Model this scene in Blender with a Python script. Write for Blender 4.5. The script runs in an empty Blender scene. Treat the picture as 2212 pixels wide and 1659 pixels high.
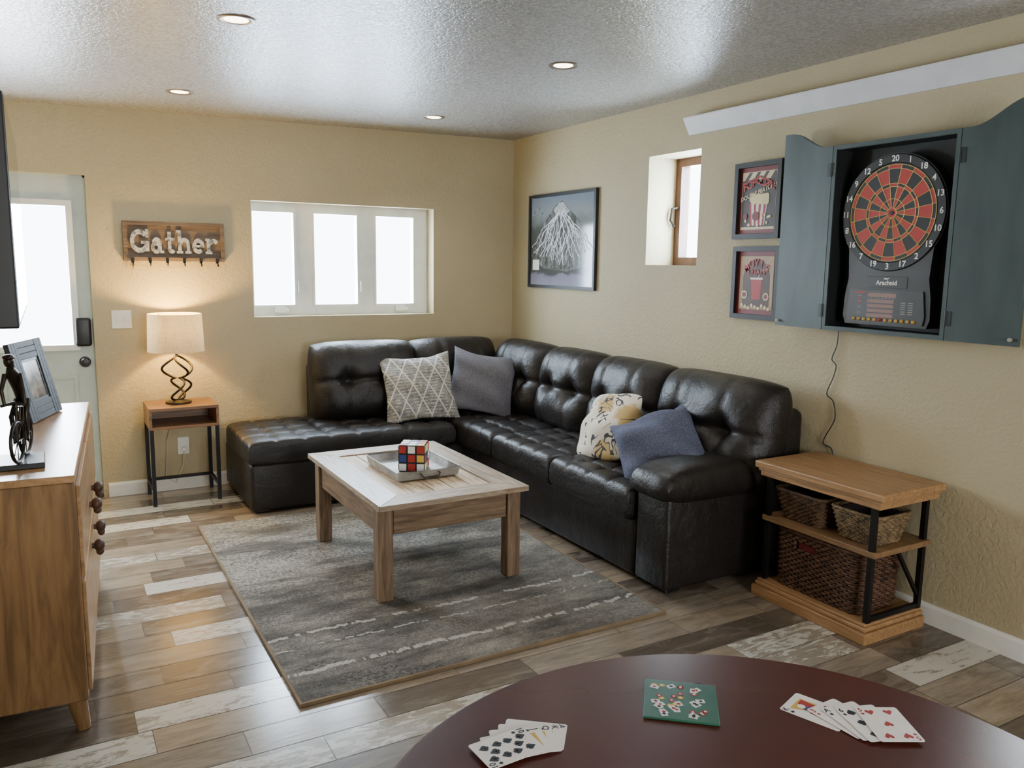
import bpy, bmesh, math, random
from mathutils import Vector, Matrix, Euler
random.seed(11)
SC=bpy.context.scene; C=SC.collection
sin,cos,pi,rad=math.sin,math.cos,math.pi,math.radians
def V(*a): return Vector(a)
# ------------------------------------------------------------ camera
f_=1750.; cx,cy=1106.,829.5; CH=1.53
yaw=rad(29.84); pit=rad(8.40); rl=0.014
fh=V(sin(yaw),cos(yaw),0); r0=V(cos(yaw),-sin(yaw),0); Zu=V(0,0,1)
fw=fh*cos(pit)-Zu*sin(pit); u0=fh*sin(pit)+Zu*cos(pit)
Rr=r0*cos(rl)+u0*sin(rl); Uu=u0*cos(rl)-r0*sin(rl)
cd=bpy.data.cameras.new('camera'); cam=bpy.data.objects.new('camera',cd); C.objects.link(cam)
cd.sensor_width=36; cd.lens=f_/2212*36; cd.clip_start=.02
m=Matrix.Identity(4)
for i,c in enumerate((Rr,Uu,-fw)):
    for k in range(3): m[k][i]=c[k]
m.translation=V(0,0,CH); cam.matrix_world=m; SC.camera=cam
def ray(u,v): return Rr*((u-cx)/f_)+Uu*(-(v-cy)/f_)+fw
def F(u,v,z=0.):
    d=ray(u,v); t=(z-CH)/d.z; return V(0,0,CH)+d*t
YB=5.72; XR=3.27
def BW(u,v,y=YB):
    d=ray(u,v); return V(0,0,CH)+d*(y/d.y)
def RW(u,v,x=XR):
    d=ray(u,v); return V(0,0,CH)+d*(x/d.x)
def zc(x): return 2.433+(x+.085)*.0188
def CE(u,v):
    d=ray(u,v); t=(2.433+.085*.0188-CH)/(d.z-.0188*d.x); return V(0,0,CH)+d*t
# ------------------------------------------------------------ materials
def S(r,g,b):
    def l(c):
        c/=255.; return c/12.92 if c<=.04045 else ((c+.055)/1.055)**2.4
    return (l(r),l(g),l(b),1)
class NT:
    def __init__(s,name,rough=.5,metal=0,spec=.5):
        s.m=bpy.data.materials.new(name); s.m.use_nodes=True; s.t=s.m.node_tree
        s.b=s.t.nodes['Principled BSDF']
        s.b.inputs['Roughness'].default_value=rough; s.b.inputs['Metallic'].default_value=metal
        s.b.inputs['Specular IOR Level'].default_value=spec
        s.co=s.t.nodes.new('ShaderNodeTexCoord').outputs['Object']
    def inp(s,k,v):
        if isinstance(v,bpy.types.NodeSocket): s.t.links.new(v,k)
        else: k.default_value=v
    def node(s,typ,ins={},**p):
        n=s.t.nodes.new(typ)
        for k,v in p.items(): setattr(n,k,v)
        for k,v in ins.items(): s.inp(n.inputs[k],v)
        return n
    def mp(s,scale=(1,1,1),loc=(0,0,0),rot=(0,0,0),vec=None):
        return s.node('ShaderNodeMapping',{'Vector':vec or s.co,'Scale':scale,'Location':loc,'Rotation':rot}).outputs[0]
    def noise(s,vec,scale,detail=4,dist=0,rough=.5):
        return s.node('ShaderNodeTexNoise',{'Vector':vec,'Scale':scale,'Detail':detail,'Distortion':dist,'Roughness':rough}).outputs['Fac']
    def ramp(s,fac,stops):
        n=s.node('ShaderNodeValToRGB',{'Fac':fac}); e=n.color_ramp.elements
        while len(e)<len(stops): e.new(.5)
        for i,(p,c) in enumerate(stops): e[i].position=p; e[i].color=c if len(c)==4 else (*c,1)
        return n.outputs[0]
    def mix(s,fac,a,b,bl='MIX'):
        n=s.t.nodes.new('ShaderNodeMix'); n.data_type='RGBA'; n.blend_type=bl
        s.inp(n.inputs[0],fac); s.inp(n.inputs[6],a); s.inp(n.inputs[7],b); return n.outputs[2]
    def mth(s,op,a,b=0.,c=0.):
        n=s.t.nodes.new('ShaderNodeMath'); n.operation=op
        s.inp(n.inputs[0],a); s.inp(n.inputs[1],b); s.inp(n.inputs[2],c); return n.outputs[0]
    def xyz(s,vec=None):
        n=s.node('ShaderNodeSeparateXYZ',{0:vec or s.co}); return n.outputs[0],n.outputs[1],n.outputs[2]
    def bump(s,h,st=.3,d=.01):
        n=s.node('ShaderNodeBump',{'Height':h,'Strength':st,'Distance':d}); s.t.links.new(n.outputs[0],s.b.inputs['Normal'])
    def col(s,c): s.inp(s.b.inputs['Base Color'],c)
def Mt(name,c1,c2=None,scale=8,rough=.5,metal=0,bump=0,bscale=60,stretch=(1,1,1),spec=.5,emit=None,es=0,bd=.005,lo=.35,hi=.65):
    n=NT(name,rough,metal,spec); v=n.mp(stretch)
    c2=c2 or tuple(min(1,x*1.12) for x in c1[:3])+(1,)
    n.col(n.ramp(n.noise(v,scale),[(lo,c1),(hi,c2)]))
    if bump: n.bump(n.noise(n.mp(stretch),bscale,5),bump,bd)
    if emit: n.inp(n.b.inputs['Emission Color'],emit); n.b.inputs['Emission Strength'].default_value=es
    return n.m
def wood(name,cs,axis='y',scale=3.,rough=.5,st=14,bump=.15,planks=0):
    n=NT(name,rough); a={'x':(1,st,st),'y':(st,1,st),'z':(st,st,1)}[axis]
    v=n.mp(a); g=n.noise(v,scale,6,1.2,.6); k=len(cs)-1
    c=n.ramp(g,[(.3+.42*i/k,cs[i]) for i in range(k+1)])
    big=n.noise(n.mp(tuple(x*.25 for x in a)),scale,2)
    c=n.mix(n.mth('MULTIPLY',big,.55),c,cs[0],'MULTIPLY') if planks==1 else c
    if planks==2:   # worn whitewash with brown showing through
        ch=n.noise(n.mp(tuple(x*.45 for x in a)),scale*2.2,7,.6,.7); c=n.mix(n.ramp(ch,[(.5,(0,0,0)),(.6,(.8,.8,.8))]),c,S(126,98,70))
    n.col(c)
    if bump: n.bump(g,bump,.003)
    return n.m
# wall
n=NT('wall_paint',.65,0,.35); a=n.noise(n.mp(),52,5,.6); n.col(n.ramp(n.noise(n.mp(),1.5),[(.3,S(177,164,132)),(.7,S(185,172,140))])); n.bump(a,.55,.009); WALL=n.m
n=NT('ceiling_paint',.27,0,1.); n.b.inputs['IOR'].default_value=1.6; a=n.noise(n.mp(),66,3,.8,.58); n.col(n.ramp(a,[(.4,S(132,130,127)),(.6,S(162,160,157))])); n.bump(a,1.,.0034); CEIL=n.m
WHITE=Mt('white_paint',S(226,224,216),rough=.45,bump=.04)
VINYL=Mt('white_vinyl',S(226,228,224),rough=.4)
SAGE=Mt('sage_paint',S(184,195,189),rough=.45,bump=.03)
BLACK=Mt('black_satin',S(20,20,21),S(28,28,29),rough=.4)
BLACKM=Mt('black_metal',S(26,25,25),S(36,34,33),rough=.45,metal=.6,bump=.05)
BRONZE=Mt('bronze_metal',S(44,38,33),S(64,55,46),rough=.4,metal=.75)
DBRONZE=Mt('dark_bronze',S(38,33,29),S(60,52,44),rough=.35,metal=.8,bump=.1)
GALV=Mt('galvanised_metal',S(132,133,131),S(172,172,168),scale=14,rough=.5,metal=.5,bump=.05)
GALVL=Mt('galvanised_letters',S(98,99,97),S(174,174,170),scale=34,rough=.5,metal=.4,bump=.08,lo=.38,hi=.55)
LEATH=NT('dark_leather',.41,0,.48); _v=LEATH.node('ShaderNodeTexVoronoi',{'Vector':LEATH.co,'Scale':260.}).outputs['Distance']
LEATH.col(LEATH.ramp(LEATH.noise(LEATH.mp(),3),[(.3,S(23,19,18)),(.7,S(31,26,24))])); LEATH.bump(LEATH.mth('ADD',LEATH.mth('ADD',LEATH.mth('MULTIPLY',_v,.25),LEATH.mth('MULTIPLY',LEATH.noise(LEATH.mp(),28,4,1.5),.9)),LEATH.mth('MULTIPLY',LEATH.noise(LEATH.mp(),10,3),3.)),.38,.009); LEATH=LEATH.m
OAK=wood('oak_wood',[S(132,98,64),S(161,123,83),S(178,140,99)],'y',3,.4)
OAKD=wood('oak_shelf',[S(102,76,50),S(131,100,68),S(147,114,80)],'y',3,.45)
ACAZ=wood('acacia_side',[S(100,73,45),S(146,110,69),S(172,135,89)],'z',2.2,.4,9,.1,1)
ACAY=wood('acacia_top',[S(134,100,65),S(169,131,91),S(190,154,112)],'y',2.4,.3,9,.08)
SIDEW=wood('side_table_wood',[S(88,58,34),S(126,88,54),S(150,108,70)],'x',3,.4,10)
RUSX=wood('weathered_x',[S(128,108,86),S(172,153,130),S(202,187,166)],'x',3,.5,12,.5,2)
RUSY=wood('weathered_y',[S(130,114,96),S(174,160,142),S(206,195,180)],'y',3,.36,12,.5,2)
RUSP=wood('plank_tan',[S(158,132,100),S(200,174,138),S(222,200,170)],'y',3,.5,12,.5,2)
RUSZ=wood('weathered_leg',[S(82,64,47),S(122,98,75),S(150,126,99)],'z',3,.6,12,.6)
RUSA=wood('weathered_apron',[S(76,59,43),S(116,93,69),S(144,119,91)],'x',3,.6,12,.6)
RUSB=wood('weathered_apron_y',[S(76,59,43),S(116,93,69),S(144,119,91)],'y',3,.6,12,.6)
SIGNW=wood('sign_wood',[S(70,57,47),S(100,84,70),S(124,107,91)],'x',3,.65,12,.3)
WINW=wood('window_wood',[S(66,40,26),S(92,58,38),S(110,72,48)],'z',4,.4,10)
MAHOG=Mt('mahogany',S(76,33,24),S(84,38,28),scale=1.6,rough=.27,stretch=(1,3,3),lo=.2,hi=.8)
KNOBW=Mt('dark_carved_wood',S(52,32,22),S(76,48,32),rough=.5)
TEAL=NT('cabinet_paint',.5); TEAL.col(TEAL.ramp(TEAL.noise(TEAL.mp((1,1,.3)),9,5),[(.3,S(50,63,63)),(.7,S(64,79,78))])); TEAL.bump(TEAL.noise(TEAL.mp((12,12,1)),4,4),.1,.003); TEAL=TEAL.m
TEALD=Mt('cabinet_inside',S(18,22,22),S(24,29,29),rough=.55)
def flat(name,r,g,b,rough=.5,spec=.5): return Mt('print_'+name,S(r,g,b),S(min(255,r+5),min(255,g+5),min(255,b+5)),scale=30,rough=rough,spec=spec)
pRED=flat('red',166,42,36); pDRED=flat('dark_red',116,34,36); pCRM=flat('cream',220,202,162); pBLK=flat('black',18,18,19); pWHT=flat('white',230,228,222); pYEL=flat('yellow',212,172,66)
pBLU=flat('blue',44,62,120); pGRN=flat('green',30,92,62); pORG=flat('orange',200,102,46); pLAV=flat('lavender',210,208,216); pPINK=flat('pink_card',244,234,226); pBTN=flat('button_yellow',186,148,66)
DRED=flat('dart_red',168,42,28,.55); DBLK=flat('dart_black',20,20,20,.55); DYEL=flat('dart_yellow',208,176,92,.5)
n=NT('glass_pane'); n.t.nodes.remove(n.b); tr=n.t.nodes.new('ShaderNodeBsdfTransparent'); gl=n.t.nodes.new('ShaderNodeBsdfGlossy'); gl.inputs['Roughness'].default_value=.02
mx=n.t.nodes.new('ShaderNodeMixShader'); mx.inputs[0].default_value=.05; n.t.links.new(tr.outputs[0],mx.inputs[1]); n.t.links.new(gl.outputs[0],mx.inputs[2]); n.t.links.new(mx.outputs[0],n.t.nodes['Material Output'].inputs[0]); GLASS=n.m
n=NT('screen_glass',.08,0,.6); n.col(n.ramp(n.noise(n.mp(),3),[(.3,S(8,8,9)),(.7,S(10,10,11))])); SCREEN=n.m
# linen lamp shade: diffuse + translucent
n=NT('linen_shade'); w=n.mth('ADD',n.noise(n.mp((2,2,160)),4,2),n.noise(n.mp((90,90,2)),4,2)); c=n.ramp(w,[(.6,S(134,122,104)),(1.3,S(190,178,156))]); n.t.nodes.remove(n.b)
d1=n.node('ShaderNodeBsdfDiffuse',{'Color':c}); d2=n.node('ShaderNodeBsdfTranslucent',{'Color':c}); mx=n.t.nodes.new('ShaderNodeMixShader'); mx.inputs[0].default_value=.075
n.t.links.new(d1.outputs[0],mx.inputs[1]); n.t.links.new(d2.outputs[0],mx.inputs[2]); n.t.links.new(mx.outputs[0],n.t.nodes['Material Output'].inputs[0]); SHADE=n.m
BULB=Mt('warm_bulb',S(255,240,210),emit=(1,.8,.56,1),es=10)
LAMPB=Mt('lamp_bulb',S(255,240,210),emit=(1,.62,.28,1),es=14)
# floor
n=NT('wood_tile',.2,0,.7); at=n.node('ShaderNodeAttribute',attribute_name='Col'); off=n.node('ShaderNodeVectorMath',{0:n.co,1:n.node('ShaderNodeVectorMath',{0:at.outputs['Color'],1:(37,53,71)},operation='MULTIPLY').outputs[0]},operation='ADD').outputs[0]
g=n.noise(n.mp((1.6,16,1),vec=off),3.2,6,1.,.62); c=n.mix(1.,at.outputs['Color'],n.ramp(g,[(.25,(.70,.69,.68)),(.5,(.97,.97,.97)),(.75,(1.2,1.19,1.18))]),'MULTIPLY')
blot=n.noise(n.mp((1.2,4,1),vec=off),2.6,5,.8,.65); c=n.mix(n.ramp(blot,[(.42,(0,0,0)),(.66,(.45,.45,.45))]),c,S(88,79,70))
c=n.mix(n.ramp(n.noise(n.mp((1.5,4,1),(4,4,0),vec=off),2.6,5,.8,.65),[(.48,(0,0,0)),(.7,(.45,.45,.45))]),c,S(173,161,144))
chip=n.noise(n.mp((2.2,7,1),vec=off),3.6,8,1.2,.75); cr=n.xyz(at.outputs['Color'])[0]
chip=n.mth('ADD',chip,n.mth('MULTIPLY',n.mth('SUBTRACT',cr,.68),.22))
wm_=n.ramp(chip,[(.51,(0,0,0)),(.57,(.85,.85,.85))])
wbase=n.mix(n.mth('MULTIPLY',g,.35),S(208,202,190),S(166,157,142)); c2=n.mix(wm_,wbase,n.mix(g,S(120,108,94),S(154,142,125)))
n.col(n.mix(at.outputs['Alpha'],c,c2)); n.bump(g,.12,.002); FLOORM=n.m
# rug
n=NT('rug_pile',.95,0,.1); x,y,z=n.xyz()
b1=n.noise(n.mp((1,1.5,1)),2.2,7,.3,.72); fine=n.noise(n.mp((1,1.4,1)),190,2); med=n.noise(n.mp((1,1.3,1)),60,4,0,.8)
c=n.ramp(b1,[(.32,S(92,89,85)),(.46,S(121,116,109)),(.58,S(147,141,131)),(.72,S(172,165,153))])
far=n.mth('ADD',n.mth('ADD',n.mth('MULTIPLY',y,.26),n.mth('MULTIPLY',x,-.12)),b1); sp=n.mth('MULTIPLY',n.ramp(med,[(.46,(0,0,0)),(.53,(1,1,1))]),n.ramp(far,[(.36,(.2,.2,.2)),(.70,(.9,.9,.9))]))
c=n.mix(sp,c,S(200,193,180))
dk=n.mth('MULTIPLY',n.ramp(n.noise(n.mp((.7,2.8,1),(3,1,0)),2.1,5,.2,.7),[(.47,(0,0,0)),(.6,(.85,.85,.85))]),n.ramp(med,[(.42,(.15,.15,.15)),(.55,(1,1,1))])); c=n.mix(dk,c,S(74,73,72))
wob=n.mth('ADD',n.mth('MULTIPLY',n.mth('SUBTRACT',n.noise(n.mp((1,.1,1)),26,3),.5),.04),n.mth('MULTIPLY',n.mth('SUBTRACT',n.noise(n.mp((1,.1,1)),3,2),.5),.05))
def line(y0,w,thr,seed):
    d=n.mth('ABSOLUTE',n.mth('ADD',n.mth('SUBTRACT',y,y0),wob)); k=n.mth('LESS_THAN',d,n.mth('MULTIPLY',n.noise(n.mp((1,1,1),(seed,0,0)),60,3),w))
    return n.mth('MULTIPLY',k,n.mth('GREATER_THAN',n.noise(n.mp((1,.1,1),(seed*2,0,0)),24,4),thr))
ln=n.mth('MAXIMUM',line(-.88,.024,.43,1.),n.mth('MAXIMUM',line(-.56,.021,.45,5.),line(-.68,.010,.5,9.)))
ln=n.mth('MULTIPLY',ln,n.ramp(med,[(.34,(.35,.35,.35)),(.5,(1,1,1))]))
c=n.mix(n.mth('MULTIPLY',ln,.82),c,S(216,210,198)); c=n.mix(1.,c,n.ramp(fine,[(.3,(.6,.6,.6)),(.7,(1.26,1.26,1.26))]),'MULTIPLY'); n.col(c); n.bump(n.mth('ADD',fine,med),.8,.012); RUG=n.m
RUGE=Mt('rug_binding',S(112,94,70),S(132,112,84),rough=.9)
# pillows
def weave(n,c1,c2,sc=220):
    w=n.mth('MULTIPLY',n.noise(n.mp((1,5,1)),sc*.5,2),1.); w2=n.noise(n.mp((5,1,1)),sc*.5,2); f=n.mth('MULTIPLY',n.mth('ADD',w,w2),.5); n.bump(f,.35,.003); return n.ramp(f,[(.38,c1),(.62,c2)])
n=NT('grey_linen',.9,0,.2); n.col(weave(n,S(82,81,88),S(124,122,128))); PGREY=n.m
n=NT('denim_linen',.9,0,.2); n.col(weave(n,S(62,67,87),S(109,113,132))); PDEN=n.m
n=NT('diamond_cloth',.9,0,.2); base=weave(n,S(126,123,116),S(160,156,147)); x,y,z=n.xyz()
p=n.mth('MULTIPLY',x,9.); q=n.mth('MULTIPLY',y,4.6)
l1=n.mth('ABSOLUTE',n.mth('SUBTRACT',n.mth('FRACT',n.mth('ADD',n.mth('ADD',p,q),20.)),.5)); l2=n.mth('ABSOLUTE',n.mth('SUBTRACT',n.mth('FRACT',n.mth('ADD',n.mth('SUBTRACT',p,q),20.)),.5))
mn=n.mth('MINIMUM',l1,l2); lat=n.mth('LESS_THAN',mn,.045)
st=n.mth('GREATER_THAN',n.mth('SINE',n.mth('MULTIPLY',y,300.)),.3); zig=n.mth('GREATER_THAN',n.noise(n.mp((1,.3,1)),40,2),.48)
c=n.mix(n.mth('MULTIPLY',n.mth('MULTIPLY',st,zig),.65),base,S(206,201,188)); bl=n.mth('MULTIPLY',n.mth('GREATER_THAN',n.noise(n.mp((1.3,6,1)),18,1),.56),n.mth('LESS_THAN',mn,.34)); c=n.mix(n.mth('MULTIPLY',bl,.55),c,S(80,82,104))
n.col(n.mix(lat,c,S(212,207,194))); PDIA=n.m
n=NT('floral_cloth',.9,0,.2); vo=n.node('ShaderNodeTexVoronoi',{'Vector':n.mp((1,1,0),(.35,.1,0)),'Scale':5.4}); d=n.mth('ADD',vo.outputs['Distance'],n.mth('MULTIPLY',n.mth('SUBTRACT',n.noise(n.mp(),24,3),.5),.45))
c=n.mix(n.ramp(d,[(.3,(.9,.9,.9)),(.42,(0,0,0))]),S(226,217,200),S(200,168,104))
wv=n.node('ShaderNodeTexNoise',{'Vector':n.mp((1,1,0),(.4,.2,0)),'Scale':7.,'Detail':1.,'Distortion':2.4}).outputs['Fac']; wv=n.mth('ABSOLUTE',n.mth('SUBTRACT',wv,.5))
lf=n.mth('MULTIPLY',n.mth('LESS_THAN',wv,.036),n.mth('GREATER_THAN',n.noise(n.mp(),9,1),.5)); n.col(n.mix(lf,c,S(82,80,82))); n.bump(n.noise(n.mp(),200,2),.2,.002); PFLO=n.m
def wick(name,a,b):
    n=NT(name,.6,0,.3); n.col(n.ramp(n.noise(n.mp((1,1,2)),28,4),[(.32,a),(.52,b),(.7,tuple(min(1,x*1.6) for x in b[:3]))])); n.bump(n.noise(n.mp((4,4,20)),20,3),.3,.003); return n.m
WICK1=wick('wicker_dark',S(44,29,21),S(82,57,41)); WICK2=wick('wicker_brown',S(50,35,24),S(84,61,42)); WICK3=wick('wicker_tan',S(76,60,42),S(118,97,70))
DARK=Mt('dark_lining',S(22,16,12),S(30,22,16),rough=.9)
# ------------------------------------------------------------ mesh builder
def FR(o,x,y,z):
    m=Matrix.Identity(4)
    for i,c in enumerate((x,y,z)):
        c=Vector(c)
        for k in range(3): m[k][i]=c[k]
    m.translation=Vector(o); return m
def wmx(o):
    m=o.matrix_basis.copy()
    while o.parent: o=o.parent; m=o.matrix_basis@m
    return m
class MB:
    def __init__(s,M=None): s.bm=bmesh.new(); s.M=M or Matrix.Identity(4)
    def v(s,p): return s.bm.verts.new(s.M@Vector(p))
    def poly(s,pts):
        try: return s.bm.faces.new([s.v(p) for p in pts])
        except ValueError: pass
    def flat(s,pts,z): s.poly([(p[0],p[1],z) for p in pts]); return s
    def merge(s,t,T=None):
        T=s.M@(T or Matrix.Identity(4)); mp={}
        for v in t.verts: mp[v]=s.bm.verts.new(T@v.co)
        for f in t.faces:
            try: s.bm.faces.new([mp[v] for v in f.verts])
            except ValueError: pass
        t.free(); return s
    def box(s,x0,x1,y0,y1,z0,z1,T=None):
        t=bmesh.new(); q=[t.verts.new(p) for p in ((x0,y0,z0),(x1,y0,z0),(x1,y1,z0),(x0,y1,z0),(x0,y0,z1),(x1,y0,z1),(x1,y1,z1),(x0,y1,z1))]
        for f in ((3,2,1,0),(4,5,6,7),(0,1,5,4),(1,2,6,5),(2,3,7,6),(3,0,4,7)): t.faces.new([q[i] for i in f])
        return s.merge(t,T)
    def rbox(s,x0,x1,y0,y1,z0,z1,r=.005,seg=2,T=None):
        t=bmesh.new(); bmesh.ops.create_cube(t,size=1)
        for v in t.verts: v.co=V((x0+x1)/2+v.co.x*(x1-x0),(y0+y1)/2+v.co.y*(y1-y0),(z0+z1)/2+v.co.z*(z1-z0))
        r=min(r,.49*min(abs(x1-x0),abs(y1-y0),abs(z1-z0)))
        bmesh.ops.bevel(t,geom=t.edges[:],offset=r,segments=seg,profile=.5,affect='EDGES'); return s.merge(t,T)
    def bar(s,p0,p1,w,h=None,r=0):
        p0=Vector(p0);p1=Vector(p1);d=p1-p0;L=d.length;d.normalize(); h=h or w
        a=V(0,0,1) if abs(d.z)<.9 else V(0,1,0); x=d.cross(a).normalized(); y=d.cross(x).normalized()
        T=FR(p0,x,y,d)
        return s.rbox(-w/2,w/2,-h/2,h/2,0,L,r,2,T) if r else s.box(-w/2,w/2,-h/2,h/2,0,L,T)
    def tube(s,pts,r,n=8,closed=False):
        P=[Vector(p) for p in pts]; k=len(P); rs=r if isinstance(r,(list,tuple)) else [r]*k; rings=[]; x=None
        for i in range(k):
            if closed: d=P[(i+1)%k]-P[i-1]
            else: d=P[min(i+1,k-1)]-P[max(i-1,0)]
            d=d.normalized() if d.length>1e-9 else V(0,0,1)
            if x is None: a=V(0,0,1) if abs(d.z)<.9 else V(1,0,0); x=d.cross(a).normalized()
            x=(x-d*x.dot(d)); x=x.normalized() if x.length>1e-6 else d.orthogonal().normalized()
            y=d.cross(x)
            rings.append([s.v(P[i]+(x*cos(2*pi*j/n)+y*sin(2*pi*j/n))*rs[i]) for j in range(n)])
        for i in range(k if closed else k-1):
            A,B=rings[i],rings[(i+1)%k]
            for j in range(n): s.bm.faces.new((A[j],A[(j+1)%n],B[(j+1)%n],B[j]))
        if not closed: s.bm.faces.new(rings[0][::-1]); s.bm.faces.new(rings[-1])
        return s
    def lathe(s,prof,T=None,n=28):
        t=bmesh.new(); R=[]
        for (r,z) in prof: R.append([t.verts.new((max(r,1e-5)*cos(2*pi*j/n),max(r,1e-5)*sin(2*pi*j/n),z)) for j in range(n)])
        for A,B in zip(R,R[1:]):
            for j in range(n): t.faces.new((A[j],A[(j+1)%n],B[(j+1)%n],B[j]))
        bmesh.ops.remove_doubles(t,verts=t.verts[:],dist=1e-4); return s.merge(t,T)
    def prism(s,poly,z0,z1,T=None):
        t=bmesh.new(); A=[t.verts.new((p[0],p[1],z0)) for p in poly]; B=[t.verts.new((p[0],p[1],z1)) for p in poly]; k=len(poly)
        t.faces.new(A[::-1]); t.faces.new(B)
        for i in range(k): t.faces.new((A[i],A[(i+1)%k],B[(i+1)%k],B[i]))
        return s.merge(t,T)
    def ball(s,c,r,sc=(1,1,1),n=14):
        t=bmesh.new(); bmesh.ops.create_uvsphere(t,u_segments=n,v_segments=max(6,n*2//3),radius=r)
        for v in t.verts: v.co=V(v.co.x*sc[0]+c[0],v.co.y*sc[1]+c[1],v.co.z*sc[2]+c[2])
        return s.merge(t)
    def text(s,body,size,T=None,ext=0,off=0,shear=0,ay='CENTER'):
        cu=bpy.data.curves.new('t','FONT'); cu.body=body; cu.size=size; cu.extrude=ext; cu.offset=off; cu.shear=shear; cu.align_x='CENTER'; cu.align_y=ay; cu.resolution_u=3
        o=bpy.data.objects.new('t',cu); C.objects.link(o); bpy.context.view_layer.update()
        me=bpy.data.meshes.new_from_object(o.evaluated_get(bpy.context.evaluated_depsgraph_get())); t=bmesh.new(); t.from_mesh(me)
        bpy.data.objects.remove(o); bpy.data.curves.remove(cu); bpy.data.meshes.remove(me); return s.merge(t,T)
    def puff(s,fr,W,H,T,Tb=.03,n=8,m=.35,cu=(),cv=(),cdp=.02,cdv=None,cw=.03,tuft=(),td=.03,tw=.06,N=36,Mm=36,kc=.05,ear=0):
        cdv=cdp if cdv is None else cdv
        t=bmesh.new(); G=[[],[]]
        for side in (0,1):
            for i in range(N+1):
                row=[]
                for j in range(Mm+1):
                    u=sin((-1+2*i/N)*pi/2); v=sin((-1+2*j/Mm)*pi/2)
                    e=max(0,(1-abs(u)**n)*(1-abs(v)**n))**m; X=u*W/2*(1-kc*abs(v)**4-ear*(1-v*v)); Y=v*H/2*(1-kc*abs(u)**4-ear*(1-u*u))
                    if side==0:
                        h=T*e
                        for c in cu: h-=e*cdp*math.exp(-(((u-c)*W/2)/cw)**2)
                        for c in cv: h-=e*cdv*math.exp(-(((v-c)*H/2)/cw)**2)
                        for (a,b) in tuft: h-=e*td*math.exp(-((((u-a)*W/2)**2+((v-b)*H/2)**2)/tw**2))
                    else: h=-Tb*e
                    row.append(t.verts.new((X,Y,h)))
                G[side].append(row)
            for i in range(N):
                for j in range(Mm):
                    g=G[side]; q=(g[i][j],g[i+1][j],g[i+1][j+1],g[i][j+1]); t.faces.new(q if side==0 else q[::-1])
        bmesh.ops.remove_doubles(t,verts=t.verts[:],dist=1e-5); return s.merge(t,fr)
    def build(s,name,mat,parent=None,smooth=0,kind=None,frame=None,label=None):
        bm=s.bm; bmesh.ops.recalc_face_normals(bm,faces=bm.faces[:])
        me=bpy.data.meshes.new(name); ob=bpy.data.objects.new(name,me); C.objects.link(ob)
        if parent is not None: ob.parent=parent; bm.transform(wmx(parent).inverted())
        elif frame is not None: bm.transform(frame.inverted()); ob.matrix_basis=frame
        else:
            lo=[min(v.co[k] for v in bm.verts) for k in range(3)]; hi=[max(v.co[k] for v in bm.verts) for k in range(3)]
            o=V((lo[0]+hi[0])/2,(lo[1]+hi[1])/2,lo[2]); bm.transform(Matrix.Translation(-o)); ob.location=o
        bm.to_mesh(me); bm.free(); me.materials.append(mat)
        if smooth:
            me.polygons.foreach_set('use_smooth',[True]*len(me.polygons)); me.set_sharp_from_angle(angle=rad(smooth))
        if kind: ob['kind']=kind
        if label: ob['label']=label
        return ob
def thing(name,label,cat,loc=(0,0,0),rotz=0,group=None,kind=None):
    o=bpy.data.objects.new(name,None); C.objects.link(o); o.location=loc; o.rotation_euler=(0,0,rotz); o.empty_display_size=.05
    if kind: o['kind']=kind
    if label: o['label']=label
    if cat: o['category']=cat
    if group: o['group']=group
    return o
def tag(o,label,cat,group=None):
    o['label']=label; o['category']=cat
    if group: o['group']=group
    return o
def copy_tree(o,parent=None):
    c=o.copy(); C.objects.link(c); c.parent=parent
    for ch in list(o.children): copy_tree(ch,c)
    return c
def circ(r,n=24,c=(0,0),a0=0,a1=2*pi): return [(c[0]+r*cos(a0+(a1-a0)*i/n),c[1]+r*sin(a0+(a1-a0)*i/n)) for i in range(n)]
def rect(x0,x1,y0,y1): return [(x0,y0),(x1,y0),(x1,y1),(x0,y1)]
def holes(mb,x0,x1,y0,y1,hs,z0,z1):
    xs=sorted({x0,x1,*[h[0] for h in hs],*[h[1] for h in hs]}); ys=sorted({y0,y1,*[h[2] for h in hs],*[h[3] for h in hs]})
    for a,b in zip(xs,xs[1:]):
        for c,d in zip(ys,ys[1:]):
            mxx,my=(a+b)/2,(c+d)/2
            if not any(h[0]<mxx<h[1] and h[2]<my<h[3] for h in hs): mb.box(a,b,c,d,z0,z1)
    return mb
def ring4(mb,W,H,b,z0,z1):
    mb.box(-W/2,W/2,-H/2,-H/2+b,z0,z1); mb.box(-W/2,W/2,H/2-b,H/2,z0,z1); mb.box(-W/2,-W/2+b,-H/2+b,H/2-b,z0,z1); mb.box(W/2-b,W/2,-H/2+b,H/2-b,z0,z1); return mb
def WB(x,z,off=0,y=YB): return FR((x,y-off,z),(1,0,0),(0,0,1),(0,-1,0))       # frame on the back wall
def WR(y,z,off=0,x=XR): return FR((x-off,y,z),(0,-1,0),(0,0,1),(-1,0,0))      # frame on the right wall
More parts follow.
